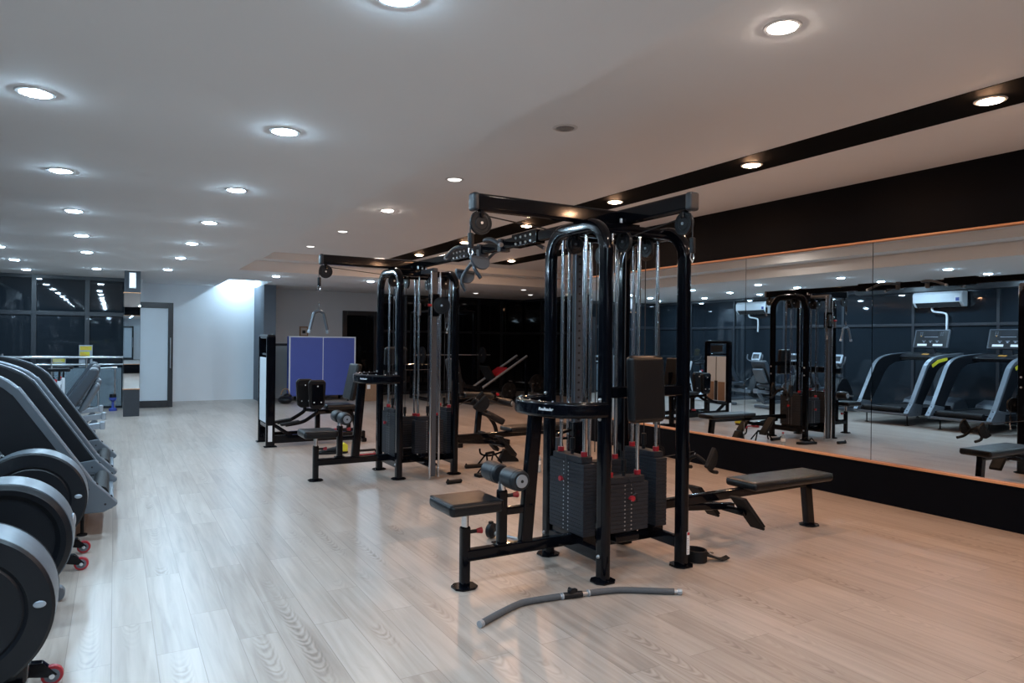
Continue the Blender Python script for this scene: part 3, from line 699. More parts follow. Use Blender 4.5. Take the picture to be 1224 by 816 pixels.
# beam joining the two gyms
t = thing('crossover_beam', 'long black overhead beam with pull-up grips joining the two cable machines', 'pull-up beam', (3.0, 5.59, 2.36))
m = MB(); m.sweep([(0, -1.70, 0), (0, 1.70, 0)], rrect(0.065, 0.085, 0.014, 4), up=(0, 0, 1)); m.build('beam', M['gloss'], t)
for a in (-1, 1):
    m = MB(); m.box(-0.045, 0.045, a*0.62-0.2, a*0.62+0.2, -0.055, 0.058, 0.006); 
    m.mi = 1
    for k in (-0.12, -0.04, 0.04, 0.12): m.ball((-0.048, a*0.62+k, 0.02), 0.011, n=10); m.ball((-0.048, a*0.62+k, -0.03), 0.011, n=10)
    m.build('joint_plate', [M['gloss'], M['steel']], t)
for sy in (-1, 1):
    m = MB(); m.tube(smoothpts([(-0.22, sy*0.54, -0.052), (-0.22, sy*0.37, 0.012), (-0.21, sy*0.235, 0.016), (-0.12, sy*0.205, 0.016), (0.12, sy*0.205, 0.016), (0.21, sy*0.235, 0.016), (0.22, sy*0.37, 0.012), (0.22, sy*0.54, -0.052)], 5), 0.017, 12); m.box(-0.05, 0.05, sy*0.205-0.03, sy*0.205+0.03, -0.065, 0.05, 0.004)
    h = m.build('pull_up_grip', M['greyplastic'], t)
    m = MB()
    for sx in (-1, 1): m.cyl((sx*0.22, sy*0.535, -0.05), (sx*0.22, sy*0.562, -0.060), 0.019, n=14, bev=0.003)
    m.build('end_cap', M['steel'], h)

# ------------------------------------------------------------------ hanging and loose attachments
def d_plate(q, o, ux, uy, r, th):
    ux, uy = V(ux).normalized(), V(uy).normalized()
    poly = [(-r, 0.0)]+[(r*math.cos(a)*0.98, -r*0.25-r*0.95*math.sin(-a)) for a in [PI+PI*k/12 for k in range(13)]]+[(r, 0.0)]
    q.prism(poly, V(o)-ux.cross(uy)*th/2, ux, uy, ux.cross(uy)*th, 0.004)
def paddle_handle(name_label, loc, rot, k=1.0):
    t = thing('row_handle', name_label, 'cable handle', loc, 0); t.rotation_euler = rot
    q = MB(); q.tube([(0.0, 0, 0), (0.006, 0, -0.010), (0.0, 0, -0.022), (-0.006, 0, -0.010)], 0.005, 8, True); q.build('ring', M['chrome'], t)
    q = MB()
    for sy in (-1, 1):
        q.tube(smoothpts([V(p)*k for p in ((0, 0, -0.02), (-0.012, sy*0.035, -0.04), (-0.03, sy*0.062, -0.085), (-0.010, sy*0.068, -0.135))], 5), 0.009*k, 10)
        q.cyl(V((-0.048, sy*0.068, -0.026))*k, V((0.056, sy*0.068, -0.026))*k, 0.011*k, n=14, bev=0.003)
    q.build('v_frame', M['capgrey'], t)
    for sy in (-1, 1):
        q = MB(); d_plate(q, V((0.004, sy*0.071, -0.022))*k, (1, 0, 0), (0, 0, 1), 0.054*k, 0.012*k); q.build('paddle', M['greyplastic'], t)
    return t
h1 = paddle_handle('grey double-paddle row handle hanging from the left arm of the nearest cable machine', (3.0-1.122, 3.785, 1.990), (math.radians(-24), math.radians(4), math.radians(6)), 1.25)
h2 = paddle_handle('black double-paddle row handle lying on the near row beam by the footrests', (4.14, 4.17, 0.60), (math.radians(6), math.radians(-52), math.radians(12)), 1.75)
def recolour(o, a, b):
    for c in o.children_recursive:
        if c.type == 'MESH':
            for k, mm in enumerate(c.data.materials):
                if mm in a: c.data.materials[k] = b
recolour(h2, (M['capgrey'], M['greyplastic']), M['rubber'])
h3 = paddle_handle('black double-paddle row handle on the row station of the far cable machine', (3.66, 7.22, 0.84), (math.radians(8), math.radians(-45), math.radians(-25)), 1.9)
recolour(h3, (M['capgrey'], M['greyplastic']), M['rubber'])

t = thing('triceps_handle', 'grey V-shaped pulldown handle hanging from the far left overhead arm', 'cable handle', (3.0-1.122, 7.39, 1.90), math.radians(12))
q = MB(); q.tube([(0, 0, 0.0), (0.008, 0, -0.02), (0.0, 0, -0.05), (-0.008, 0, -0.02)], 0.0045, 8, True); q.cyl((0, 0, -0.05), (0, 0, -0.10), 0.006); q.build('ring', M['chrome'], t)
q = MB(); q.tube(smoothpts([(-0.105, 0, -0.315), (-0.062, 0, -0.145), (-0.048, 0, -0.118), (0, 0, -0.10), (0.048, 0, -0.118), (0.062, 0, -0.145), (0.105, 0, -0.315)], 5), 0.0165, 12); q.build('handle', M['silver'], t)
for sx in (-1, 1):
    q = MB(); q.cyl((sx*0.101, 0, -0.30), (sx*0.109, 0, -0.335), 0.021, n=16, bev=0.004); q.build('end_cap', M['silverlight'], t)

t = thing('lat_bar', 'long bent lat bar with grey foam grips lying on the floor in front', 'cable handle', (2.32, 3.3, 0.018))
def rel(p): return (p[0]-2.32, p[1]-3.3, 0.0)
pts = [(1.682, 3.219), (1.85, 3.300), (1.975, 3.352), (2.05, 3.366), (2.213, 3.351), (2.34, 3.328), (2.50, 3.300), (2.60, 3.276), (2.68, 3.240), (2.80, 3.160), (2.935, 3.071)]
def cut(a, b):
    full = smoothpts([rel((x, y)) for x, y in pts], 8); n = len(full); return full[int(a*n):max(int(b*n), int(a*n)+2)]
q = MB(); q.tube(cut(0, 1.0), 0.0125, 12); q.build('bar', M['steel'], t)
q = MB(); q.tube(cut(0.02, 0.45), 0.0185, 14); q.build('foam_grip', M['greyfoam'], t)
q = MB(); q.tube(cut(0.56, 0.98), 0.0185, 14); q.build('foam_grip', M['greyfoam'], t)
full = cut(0, 1.0)
q = MB(); q.tube(cut(0.455, 0.555), 0.0195, 14); c_ = full[int(0.5*len(full))]; d_ = (full[int(0.52*len(full))]-full[int(0.48*len(full))]).normalized()
q.box(c_.x-0.028, c_.x+0.028, c_.y-0.014, c_.y+0.014, 0.012, 0.036, 0.004); q.cyl((c_.x-0.01, c_.y-0.02, 0.034), (c_.x-0.01, c_.y+0.02, 0.034), 0.010); q.build('swivel_clamp', M['satin'], t)
for a in (0.45, 0.56):
    p = full[int(a*len(full))]; q = MB(); q.cyl(p-d_*0.006, p+d_*0.006, 0.021, n=18, bev=0.002); q.build('collar', M['silverlight'], t)
for a, b in ((0, 1), (-1, -2)):
    p, o_ = full[a], full[b]; dd = (p-o_).normalized(); q = MB(); q.cyl(p-dd*0.012, p+dd*0.016, 0.0195, n=18, bev=0.004); q.build('end_cap', M['silverlight'], t)

# small things on the floor round the gyms
t = thing('ankle_strap', 'black padded ankle strap with a curled tongue beside the sticker post', 'strap', (3.495, 3.50, 0.0))
q = MB()
ringp = [(0.065*math.cos(a), 0.075*math.sin(a), 0.042) for a in [2*PI*k/20 for k in range(20)]]
q.sweep(ringp, rrect(0.012, 0.08, 0.005, 3), up=(0, 0, 1), closed=True); q.build('cuff', M['rubber'], t)
q = MB(); q.sweep(smoothpts([(0.05, -0.03, 0.045), (0.10, -0.06, 0.03), (0.155, -0.085, 0.012), (0.20, -0.105, 0.028)], 5), rrect(0.06, 0.008, 0.003, 3), up=(0, 0, 1)); q.build('strap', M['rubber'], t)
q = MB(); q.tube([(0.085+0.02*math.cos(a), -0.05+0.02*math.sin(a), 0.055) for a in [2*PI*k/12 for k in range(12)]], 0.004, 8, True); q.build('ring', M['chrome'], t)

t = thing('barbell_handle', 'short chrome handle bar with black clamp lying behind the near padded seat', 'cable handle', (2.56, 4.50, 0.0))
q = MB(); q.cyl((-0.06, 0.14, 0.045), (0.14, -0.26, 0.02), 0.016, n=14, bev=0.003); q.build('bar', M['steel'], t)
q = MB(); q.lathe([(0, -0.03), (0.05, -0.03), (0.058, -0.02), (0.058, 0.01), (0.045, 0.02), (0.03, 0.03), (0, 0.03)], (-0.055, 0.13, 0.06), (0.45, -0.9, 0), 20); q.cyl((-0.06, 0.14, 0.1), (-0.06, 0.14, 0.13), 0.02, bev=0.005); q.build('clamp', M['satin'], t)

def grip_thing(name, label, cat, loc, rz, L=0.12, r=0.02, group=None):
    t = thing(name, label, cat, loc, rz, group)
    q = MB(); q.cyl((-L/2, 0, r), (L/2, 0, r), r, n=16, bev=0.004); q.ball((-L/2+0.01, 0, r*2.1), 0.011, n=10); q.build('grip', M['rubber'], t)
    q = MB(); q.cyl((-L/2-0.008, 0, r), (L/2+0.008, 0, r), r*0.55, n=12); q.build('core', M['satin'], t)
    return t
grip_thing('stirrup_grip', 'small black foam grip lying alone on the floor before the far pulley column', 'cable handle', (3.11, 6.60, 0), math.radians(5), 0.17, 0.022)
grip_thing('roller_grip', 'black foam grip lying under the row beam of the far cable machine', 'cable handle', (3.72, 7.30, 0), math.radians(-6), 0.26, 0.024)
t = thing('push_up_stand', 'black metal push-up stand on the floor below the far row bench', 'exercise stand', (3.95, 7.38, 0), math.radians(25))
q = MB(); q.tube([(-0.14, -0.08, 0.012), (-0.07, 0, 0.15), (0.07, 0, 0.15), (0.14, -0.08, 0.012)], 0.011, 10); q.tube([(-0.14, 0.08, 0.012), (-0.07, 0, 0.15), (0.07, 0, 0.15), (0.14, 0.08, 0.012)], 0.011, 10); q.build('frame', M['gloss'], t)
q = MB(); q.cyl((-0.075, 0, 0.15), (0.075, 0, 0.15), 0.017, n=14, bev=0.003); q.build('grip', M['rubber'], t)
t = thing('wedge_pedal', 'black wedge-shaped pedal attachment on the floor below the far row footrests', 'foot pedal', (4.30, 7.55, 0), math.radians(-20))
q = MB(); q.prism([(-0.13, 0), (0.13, 0), (0.12, 0.03), (-0.02, 0.15), (-0.06, 0.15)], (0, -0.06, 0), (1, 0, 0), (0, 0, 1), (0, 0.12, 0), 0.006); q.build('wedge', M['rubber'], t)
q = MB(); q.tube(smoothpts([(-0.07, 0, 0.12), (-0.22, 0, 0.07), (-0.34, 0, 0.09), (-0.36, 0, 0.16)], 5), 0.012, 10); q.build('arm', M['gloss'], t)
t = thing('foot_strap', 'flat black foot strap lying on the floor beside the far uprights', 'strap', (3.64, 6.82, 0), math.radians(8))
q = MB(); q.prism([(-0.17, -0.05), (0.08, -0.06), (0.16, -0.02), (0.16, 0.04), (0.05, 0.07), (-0.17, 0.05)], (0, 0, 0.0), (1, 0, 0), (0, 1, 0), (0, 0, 0.035), 0.008); q.build('pad', M['rubber'], t)
q = MB(); q.tube(smoothpts([(-0.12, -0.05, 0.03), (-0.10, 0, 0.085), (-0.12, 0.05, 0.03)], 6), 0.008, 8); q.build('strap', M['rubber'], t)
t = thing('water_bottle', 'clear water bottle with red cap on the floor by the far row footrests', 'bottle', (4.25, 6.75, 0))
q = MB(); q.lathe([(0, 0.002), (0.028, 0.002), (0.032, 0.008), (0.032, 0.07), (0.030, 0.075), (0.032, 0.08), (0.032, 0.14), (0.020, 0.175), (0.013, 0.19), (0.013, 0.205), (0, 0.205)], n=20); q.build('body', M['bottle'], t)
q = MB(); q.cyl((0, 0, 0.203), (0, 0, 0.225), 0.0155, n=16, bev=0.002); q.build('cap', M['red'], t)
q = MB(); q.lathe([(0.0325, 0.09), (0.0327, 0.095), (0.0327, 0.13), (0.0325, 0.135)], n=20); q.build('paper_label', M['white'], t)
t = thing('gym_shoe', 'black shoe with yellow heel lying on the floor under the far thigh rollers', 'shoe', (2.50, 9.05, 0), math.radians(-10))
q = MB(); q.prism([(-0.22, -0.03), (-0.16, -0.06), (0.0, -0.065), (0.17, -0.05), (0.20, 0.0), (0.17, 0.05), (0.0, 0.065), (-0.16, 0.06), (-0.22, 0.03)], (0, 0, 0), (1, 0, 0), (0, 1, 0), (0, 0, 0.03), 0.008); q.build('sole', M['rubber'], t)
q = MB(); q.prism([(-0.2, 0.028), (-0.1, 0.06), (0.03, 0.085), (0.10, 0.13), (0.14, 0.13), (0.15, 0.028)], (0, -0.052, 0), (1, 0, 0), (0, 0, 1), (0, 0.104, 0), 0.018, 3); q.build('upper', M['satin'], t)
q = MB(); q.prism([(0.10, 0.03), (0.09, 0.12), (0.15, 0.14), (0.19, 0.11), (0.19, 0.03)], (0, -0.055, 0), (1, 0, 0), (0, 0, 1), (0, 0.11, 0), 0.01); q.build('heel', M['yellow'], t)
t = thing('push_up_bar', 'small red push-up bar standing on the floor under the far seat beam', 'exercise stand', (2.80, 8.62, 0))
q = MB()
for sx in (-1, 1): q.box(sx*0.15-0.022, sx*0.15+0.022, -0.07, 0.07, 0.0, 0.05, 0.01)
q.bar((-0.15, 0, 0.03), (0.15, 0, 0.03), 0.03, 0.02, 0.004); q.build('base', M['red'], t)
q = MB(); q.cyl((-0.13, 0, 0.085), (0.13, 0, 0.085), 0.016, bev=0.003); q.tube([(-0.15, 0, 0.045), (-0.13, 0, 0.085)], 0.012, 8); q.tube([(0.15, 0, 0.045), (0.13, 0, 0.085)], 0.012, 8); q.build('handle', M['satin'], t)

# ------------------------------------------------------------------ thigh (adductor) machine with the white stack tower
t = thing('thigh_machine', 'seated inner-thigh machine with a tall white-covered weight tower before the blue table', 'gym machine', (2.5, 10.0, 0))
x0 = -0.62   # tower plane
q = MB()
for y in (-0.03, 0.56):
    pth = [(x0+0.0, y, 0.0), (x0, y, 1.42), (x0+0.012, y, 1.5), (x0+0.05, y, 1.56), (x0+0.10, y, 1.57)]
    q.sweep([(x0, y, 0.0), (x0, y, 1.50)], rrect(0.055, 0.12, 0.018, 4), up=(0, 1, 0)) if False else q.box(x0-0.06, x0+0.06, y-0.035, y+0.035, 0.0, 1.545, 0.02, 3)
    q.box(x0-0.085, x0+0.085, y-0.055, y+0.055, 0.0, 0.014, 0.004)
q.box(x0-0.05, x0+0.055, -0.03, 0.56, 1.50, 1.56, 0.014, 3); q.box(x0-0.045, x0+0.045, 0.0, 0.53, 0.26, 0.32, 0.01)
q.box(x0-0.035, x0+0.035, 0.0, 0.53, 1.27, 1.30, 0.006); q.build('tower_frame', M['gloss'], t)
q = MB(); q.box(x0-0.050, x0-0.042, 0.01, 0.52, 0.33, 1.24, 0.003); q.box(x0+0.042, x0+0.050, 0.01, 0.52, 0.33, 1.24, 0.003)
q.build('stack_cover', M['shroud'], t)
q = MB(); q.box(x0+0.051, x0+0.053, 0.03, 0.21, 0.34, 0.72); q.box(x0+0.051, x0+0.053, 0.32, 0.50, 0.34, 0.72); q.build('amber_panel', M['cardboard'], t)
q = MB(); q.box(x0+0.051, x0+0.054, 0.225, 0.305, 0.34, 0.74); q.box(x0+0.051, x0+0.053, 0.257, 0.273, 0.74, 1.23); q.build('slot', M['plate_edge'], t)
q = MB(); q.box(x0+0.046, x0+0.05, 0.10, 0.43, 1.33, 1.47, 0.004); q.build('instruction_plate', M['screen'], t)
q = MB(); q.box(x0+0.015-0.05, x0+0.04-0.02, -0.0670, -0.0655, 0.08, 0.30); q.build('warning_sticker', M['white'], t)
q = MB(); q.bar((x0, 0.0, 0.10), (0.74, 0.0, 0.10), 0.06, 0.11, 0.012); q.bar((x0, 0.5, 0.10), (0.74, 0.5, 0.10), 0.06, 0.08, 0.012); q.bar((0.0, 0, 0.12), (0.0, 0.5, 0.12), 0.06, 0.06, 0.01); q.bar((0.70, -0.12, 0.03), (0.70, 0.62, 0.03), 0.07, 0.06, 0.012)
q.bar((x0, 0, 0.34), (x0+0.3, 0.0, 0.13), 0.05, 0.05, 0.01); q.bar((0.55, 0.2, 0.10), (0.55, 0.2, 0.46), 0.07, 0.06, 0.012, up=(1, 0, 0)); q.bar((0.72, 0.2, 0.0), (0.57, 0.2, 0.48), 0.06, 0.05, 0.012, up=(1, 0, 0)); q.bar((0.1, 0.25, 0.14), (0.1, 0.25, 0.44), 0.07, 0.07, 0.012); q.bar((0.08, 0.2, 0.43), (0.66, 0.2, 0.45), 0.06, 0.06, 0.01); q.build('base_frame', M['gloss'], t)
q = MB(); q.box(0.17, 0.60, 0.0, 0.42, 0.475, 0.55, 0.03, 3); q.build('seat', M['leather'], t)
q = MB(); q.obox((0.60, 0.2, 0.87), (0.085, 0.42, 0.55), Euler((0, math.radians(12), 0)).to_matrix(), 0.032, 3); q.build('backrest', M['leather'], t)
for y, dx in ((-0.02, 0.0), (0.30, -0.1)):
    q = MB(); q.prism([(-0.105, -0.17), (-0.06, -0.21), (0.06, -0.21), (0.105, -0.17), (0.125, 0.17), (0.09, 0.21), (-0.09, 0.21), (-0.125, 0.17)], (0.02+dx, y-0.04, 0.71), (1, 0, 0), (0, 0, 1), (0, 0.08, 0), 0.022, 3); k = q.build('thigh_pad', M['leather'], t)
    q = MB(); q.box(0.02+dx-0.08, 0.02+dx+0.08, y+(0.04 if dx else -0.052), y+(0.052 if dx else -0.04), 0.56, 0.86, 0.01); q.mi = 1
    for a, b in ((0, 0.83), (-0.05, 0.6), (0.05, 0.6)): q.ball((0.02+dx+a, y-0.054, b), 0.010, n=8)
    q.build('pad_plate', [M['gloss'], M['white']], k)
    q = MB(); q.tube(smoothpts([(0.02+dx, y, 0.54), (0.02+dx, y-0.01, 0.46), (-0.06+dx, y-0.02, 0.40), (-0.2+dx, y-0.04, 0.33), (-0.42+dx*0.5, y-0.05, 0.30)], 6), 0.026, 12); q.bar((0.02+dx, y, 0.47), (0.26, 0.2, 0.44), 0.045, 0.05, 0.01); q.build('thigh_lever', M['gloss'], t)
    q = MB(); q.obox((-0.36+dx*0.5, y-0.05, 0.325), (0.26, 0.10, 0.035), Euler((0, math.radians(-8), 0)).to_matrix(), 0.01); q.build('foot_peg', M['rubber'], t)
q = MB(); q.box(0.28, 0.34, -0.03, 0.03, 0.18, 0.21, 0.006); q.build('adjust_knob', M['red'], t)

# ------------------------------------------------------------------ blue table tennis table folded upright, alcove bits
t = thing('tennis_table', 'folded blue table tennis table with white edge lines standing in the grey alcove', 'table tennis table', (4.43, 17.0, 0))
q = MB(); q.box(-0.81, 0.81, -0.0125, 0.0125, 0.13, 1.57, 0.003); q.build('table_top', M['blue'], t)
q = MB()
q.box(-0.812, -0.78, -0.016, 0.014, 0.13, 1.572); q.box(0.78, 0.812, -0.016, 0.014, 0.13, 1.572); q.box(-0.78, 0.78, -0.016, 0.014, 1.545, 1.572); q.box(-0.008, 0.008, -0.0155, -0.012, 0.14, 1.545); q.build('edge_line', M['whiteline'], t)
q = MB(); q.box(-0.81, 0.81, 0.19, 0.215, 0.13, 1.57, 0.003); q.build('table_top', M['blue'], t)
q = MB()
for sx in (-0.55, 0.55):
    q.bar((sx, -0.30, 0.10), (sx, 0.50, 0.10), 0.035, 0.035, 0.006); q.bar((sx, 0.10, 0.10), (sx, 0.10, 1.1), 0.035, 0.035, 0.006)
q.bar((-0.55, 0.10, 0.16), (0.55, 0.10, 0.16), 0.03, 0.04, 0.006); q.bar((-0.55, 0.10, 1.05), (0.55, 0.10, 1.05), 0.03, 0.04, 0.006); fr = q.build('undercarriage', M['gloss'], t)
for sx in (-0.55, 0.55):
    for y in (-0.28, 0.48):
        q = MB(); q.cyl((sx-0.016, y, 0.045), (sx+0.016, y, 0.045), 0.045, n=18, bev=0.006); q.box(sx-0.022, sx+0.022, y-0.016, y+0.016, 0.05, 0.095, 0.004); q.build('castor', M['rubber'], fr)
t = thing('wall_picture', 'small wooden framed picture on the grey alcove wall above the blue table', 'picture', (4.215, YB, 1.70))
q = MB(); q.box(-0.11, 0.11, -0.025, 0.0, -0.13, 0.13, 0.006); q.build('frame', M['cardboard'], t)
q = MB(); q.box(-0.075, 0.075, -0.028, -0.022, -0.095, 0.095); q.mi = 1; q.box(-0.04, 0.045, -0.029, -0.0275, -0.05, 0.03); q.build('print', [M['beige'], M['plate']], t)
t = thing('carton', 'brown cardboard carton on the floor between the blue table and the black door', 'box', (5.45, 16.6, 0))
q = MB(); q.box(-0.22, 0.22, -0.16, 0.16, 0, 0.52, 0.006); q.build('body', M['cardboard'], t)
q = MB(); q.box(-0.222, 0.222, -0.03, 0.03, 0.515, 0.5235); q.build('tape', M['beige'], t)
q = MB(); q.box(-0.08, 0.0, -0.1625, -0.159, 0.3, 0.4); q.build('paper_label', M['white'], t)
t = thing('gym_bag', 'dark bag slumped on the floor between the slate pilaster and the blue table', 'bag', (3.45, 16.55, 0))
q = MB(); q.ball((0, 0, 0.09), 0.16, (1.0, 1.3, 0.58), 20); q.ball((0.06, 0.05, 0.16), 0.1, (1.0, 1.0, 0.7), 16); q.build('body', M['satin'], t)
q = MB(); q.tube(smoothpts([(-0.1, 0, 0.2), (-0.05, -0.02, 0.33), (0.05, -0.02, 0.33), (0.1, 0, 0.2)], 5), 0.012, 8); q.build('strap', M['cardboard'], t)
t = thing('wall_speaker', 'small pale loudspeaker hung high at the far end of the mirror wall', 'speaker', (XM+0.06, 8.70, 2.66))
q = MB(); q.box(-0.10, 0.10, -0.03, 0.15, -0.13, 0.13, 0.015, 3); q.build('cabinet', M['beige'], t)
q = MB(); q.box(-0.103, -0.098, 0.0, 0.12, -0.11, 0.11, 0.002); q.build('grille', M['greyplastic'], t)
q = MB(); q.box(-0.02, 0.02, -0.062, -0.02, -0.02, 0.02, 0.003); q.build('bracket', M['satin'], t)

# ------------------------------------------------------------------ treadmills
def treadmill(loc, label):
    T = thing('treadmill', label, 'treadmill', loc, 0, 'treadmills facing the windows')
    W = 1.08
    outer = [(-0.05, 0.195), (0.035, 0.245), (-0.14, 0.43), (-0.545, 1.06), (-0.60, 1.13), (-0.67, 1.19), (-0.78, 1.245), (-0.92, 1.285), (-1.2, 1.325), (-1.85, 1.36)]
    inner = [(-1.86, 1.22), (-1.25, 1.16), (-1.06, 1.09), (-0.93, 0.99), (-0.84, 0.88), (-0.46, 0.38)]
    for y, outw in ((0.035, -1), (W-0.035, 1)):
        q = MB(); q.prism(outer[2:]+inner[:6], (0, y-0.035, 0), (1, 0, 0), (0, 0, 1), (0, 0.07, 0), 0.012, 3); a = q.build('side_arm', M['satin'], T)
        q = MB(); ed = smoothpts([(x, y, z) for x, z in outer[2:]], 5)
        sec = [(0.008, 0.036), (0.008, -0.036), (-0.002, -0.0415), (-0.052, -0.0385), (-0.052, -0.033), (-0.002, -0.033), (-0.002, 0.036)]
        if outw > 0: sec = [(u_, -v_) for u_, v_ in sec[::-1]]
        q.sweep(ed, sec, up=(0, 1, 0)); q.build('silver_edge', M['silver'], a)
        q = MB(); q.prism([(-0.40, 0.19), (-0.06, 0.19), (0.02, 0.23), (0.034, 0.25), (-0.138, 0.435), (-0.47, 0.39)], (0, y-0.042, 0), (1, 0, 0), (0, 0, 1), (0, 0.084, 0), 0.010, 2); q.mi = 1
        for px, pz in ((-0.105, 0.402), (-0.01, 0.300)): q.cyl((px-0.004, y, pz-0.004), (px+0.005, y, pz+0.004), 0.010, n=10)
        for px, pz in ((-0.16, 0.37), (-0.05, 0.25), (-0.28, 0.26)): q.cyl((px, y-0.0425, pz), (px, y+0.0425, pz), 0.008, n=10)
        q.build('end_block', [M['silver'], M['plate_edge']], a)
        if outw < 0:
            q = MB(); q.prism([(-0.74, 1.145), (-0.95, 1.235), (-1.28, 1.285), (-1.285, 1.225), (-0.98, 1.175), (-0.78, 1.09)], (0, y-0.0375, 0), (1, 0, 0), (0, 0, 1), (0, 0.002, 0)); sk = q.build('sticker', M['yellow'], a)
            text_on('GYM', 0.03, (-0.97, y-0.0372, 1.165), V((1, 0, -0.47)), (0, -1, 0), M['red'], sk) if False else None
    q = MB(); q.box(-1.75, -0.10, 0.07, W-0.07, 0.19, 0.295, 0.01); q.box(-1.75, -0.14, 0.075, 0.19, 0.295, 0.33, 0.008); q.box(-1.75, -0.14, W-0.19, W-0.075, 0.295, 0.33, 0.008); q.build('deck', M['satin'], T)
    q = MB(); q.box(-1.72, -0.075, 0.195, W-0.195, 0.29, 0.318, 0.008); q.cyl((-0.085, 0.17, 0.30), (-0.085, W-0.17, 0.30), 0.056, n=20, bev=0.006); q.build('running_belt', M['rubber'], T)
    q = MB(); q.box(-0.06, 0.0, 0.07, W-0.07, 0.195, 0.24, 0.01); q.box(-0.04, 0.004, 0.20, W-0.20, 0.207, 0.225, 0.004); q.build('rear_cover', M['silver'], T)
    q = MB(); q.prism([(-2.12, 0.12), (-2.14, 0.22), (-2.05, 0.42), (-1.90, 0.47), (-1.62, 0.40), (-1.55, 0.31), (-1.55, 0.12)], (0, 0.03, 0), (1, 0, 0), (0, 0, 1), (0, W-0.06, 0), 0.03, 3); q.build('motor_cover', M['greyplastic'], T)
    q = MB()
    for x in (-0.20, -1.95):
        for y in (0.14, W-0.14): q.cyl((x, y, 0.0), (x, y, 0.012), 0.035, n=16); q.cyl((x, y, 0.01), (x, y, 0.215), 0.012)
    q.build('foot', M['rubber'], T)
    q = MB(); q.prism([(-1.42, 1.215), (-1.39, 1.28), (-1.48, 1.325), (-1.86, 1.37), (-1.88, 1.30), (-1.56, 1.215)], (0, 0.06, 0), (1, 0, 0), (0, 0, 1), (0, W-0.12, 0), 0.015, 3); q.mi = 1
    q.obox((-1.50, W/2, 1.333), (0.05, 0.13, 0.012), Euler((0, math.radians(12), 0)).to_matrix(), 0.003); q.mi = 2
    for dy in (-0.2, 0.2): q.obox((-1.58, W/2+dy, 1.340), (0.12, 0.16, 0.012), Euler((0, math.radians(10), 0)).to_matrix(), 0.006)
    q.build('cross_tray', [M['satin'], M['orange'], M['plate_edge']], T)
    # console: tilted towards the runner
    E_ = Euler((0, math.radians(-17), 0)).to_matrix(); c = V((-1.72, W/2, 1.64))
    def at(u, v, n=0.0): return c+E_ @ V((n, u, v))
    q = MB(); q.obox(c, (0.055, 0.70, 0.40), E_, 0.024, 4); q.bar(at(0, -0.19, -0.02), (-1.74, W/2, 1.33), 0.16, 0.05, 0.012, up=(1, 0, 0)); cn = q.build('console', M['greyplastic'], T)
    q = MB(); q.obox(at(0, 0.0, 0.027), (0.010, 0.63, 0.345), E_, 0.006, 2); q.build('front_panel', M['satin'], cn)
    q = MB(); q.obox(at(0, 0.10, 0.034), (0.006, 0.26, 0.10), E_, 0.003); q.build('screen', M['screen'], cn)
    q = MB()
    q.obox(at(0, 0.035, 0.033), (0.005, 0.27, 0.008), E_); q.mi = 1
    for sg in (-1, 1):
        for k in range(3):
            for j in range(2): q.obox(at(sg*(0.185+j*0.035), 0.13-k*0.03, 0.033), (0.005, 0.018, 0.014), E_, 0.002)
    q.mi = 0
    for sg in (-1, 0, 1): q.obox(at(sg*0.13, -0.045, 0.033), (0.005, 0.07, 0.006), E_); q.obox(at(sg*0.13, -0.07, 0.033), (0.005, 0.03, 0.02), E_, 0.004)
    q.mi = 2
    for sg in (-1, 1): q.obox(at(sg*0.155, -0.135, 0.036), (0.010, 0.19, 0.045), E_, 0.006)
    q.mi = 3; q.obox(at(0.2, 0.055, 0.034), (0.006, 0.02, 0.02), E_, 0.004)
    q.build('key', [M['silverlight'], M['silver'], M['white'], M['orange']], cn)
    return T
treadmill((0.0, 6.00, 0), 'black treadmill with silver-edged arms, nearer to the camera, just past the round flywheel housings')
treadmill((0.0, 7.40, 0), 'black treadmill with silver-edged arms, the farther one, in front of the exercise bikes')

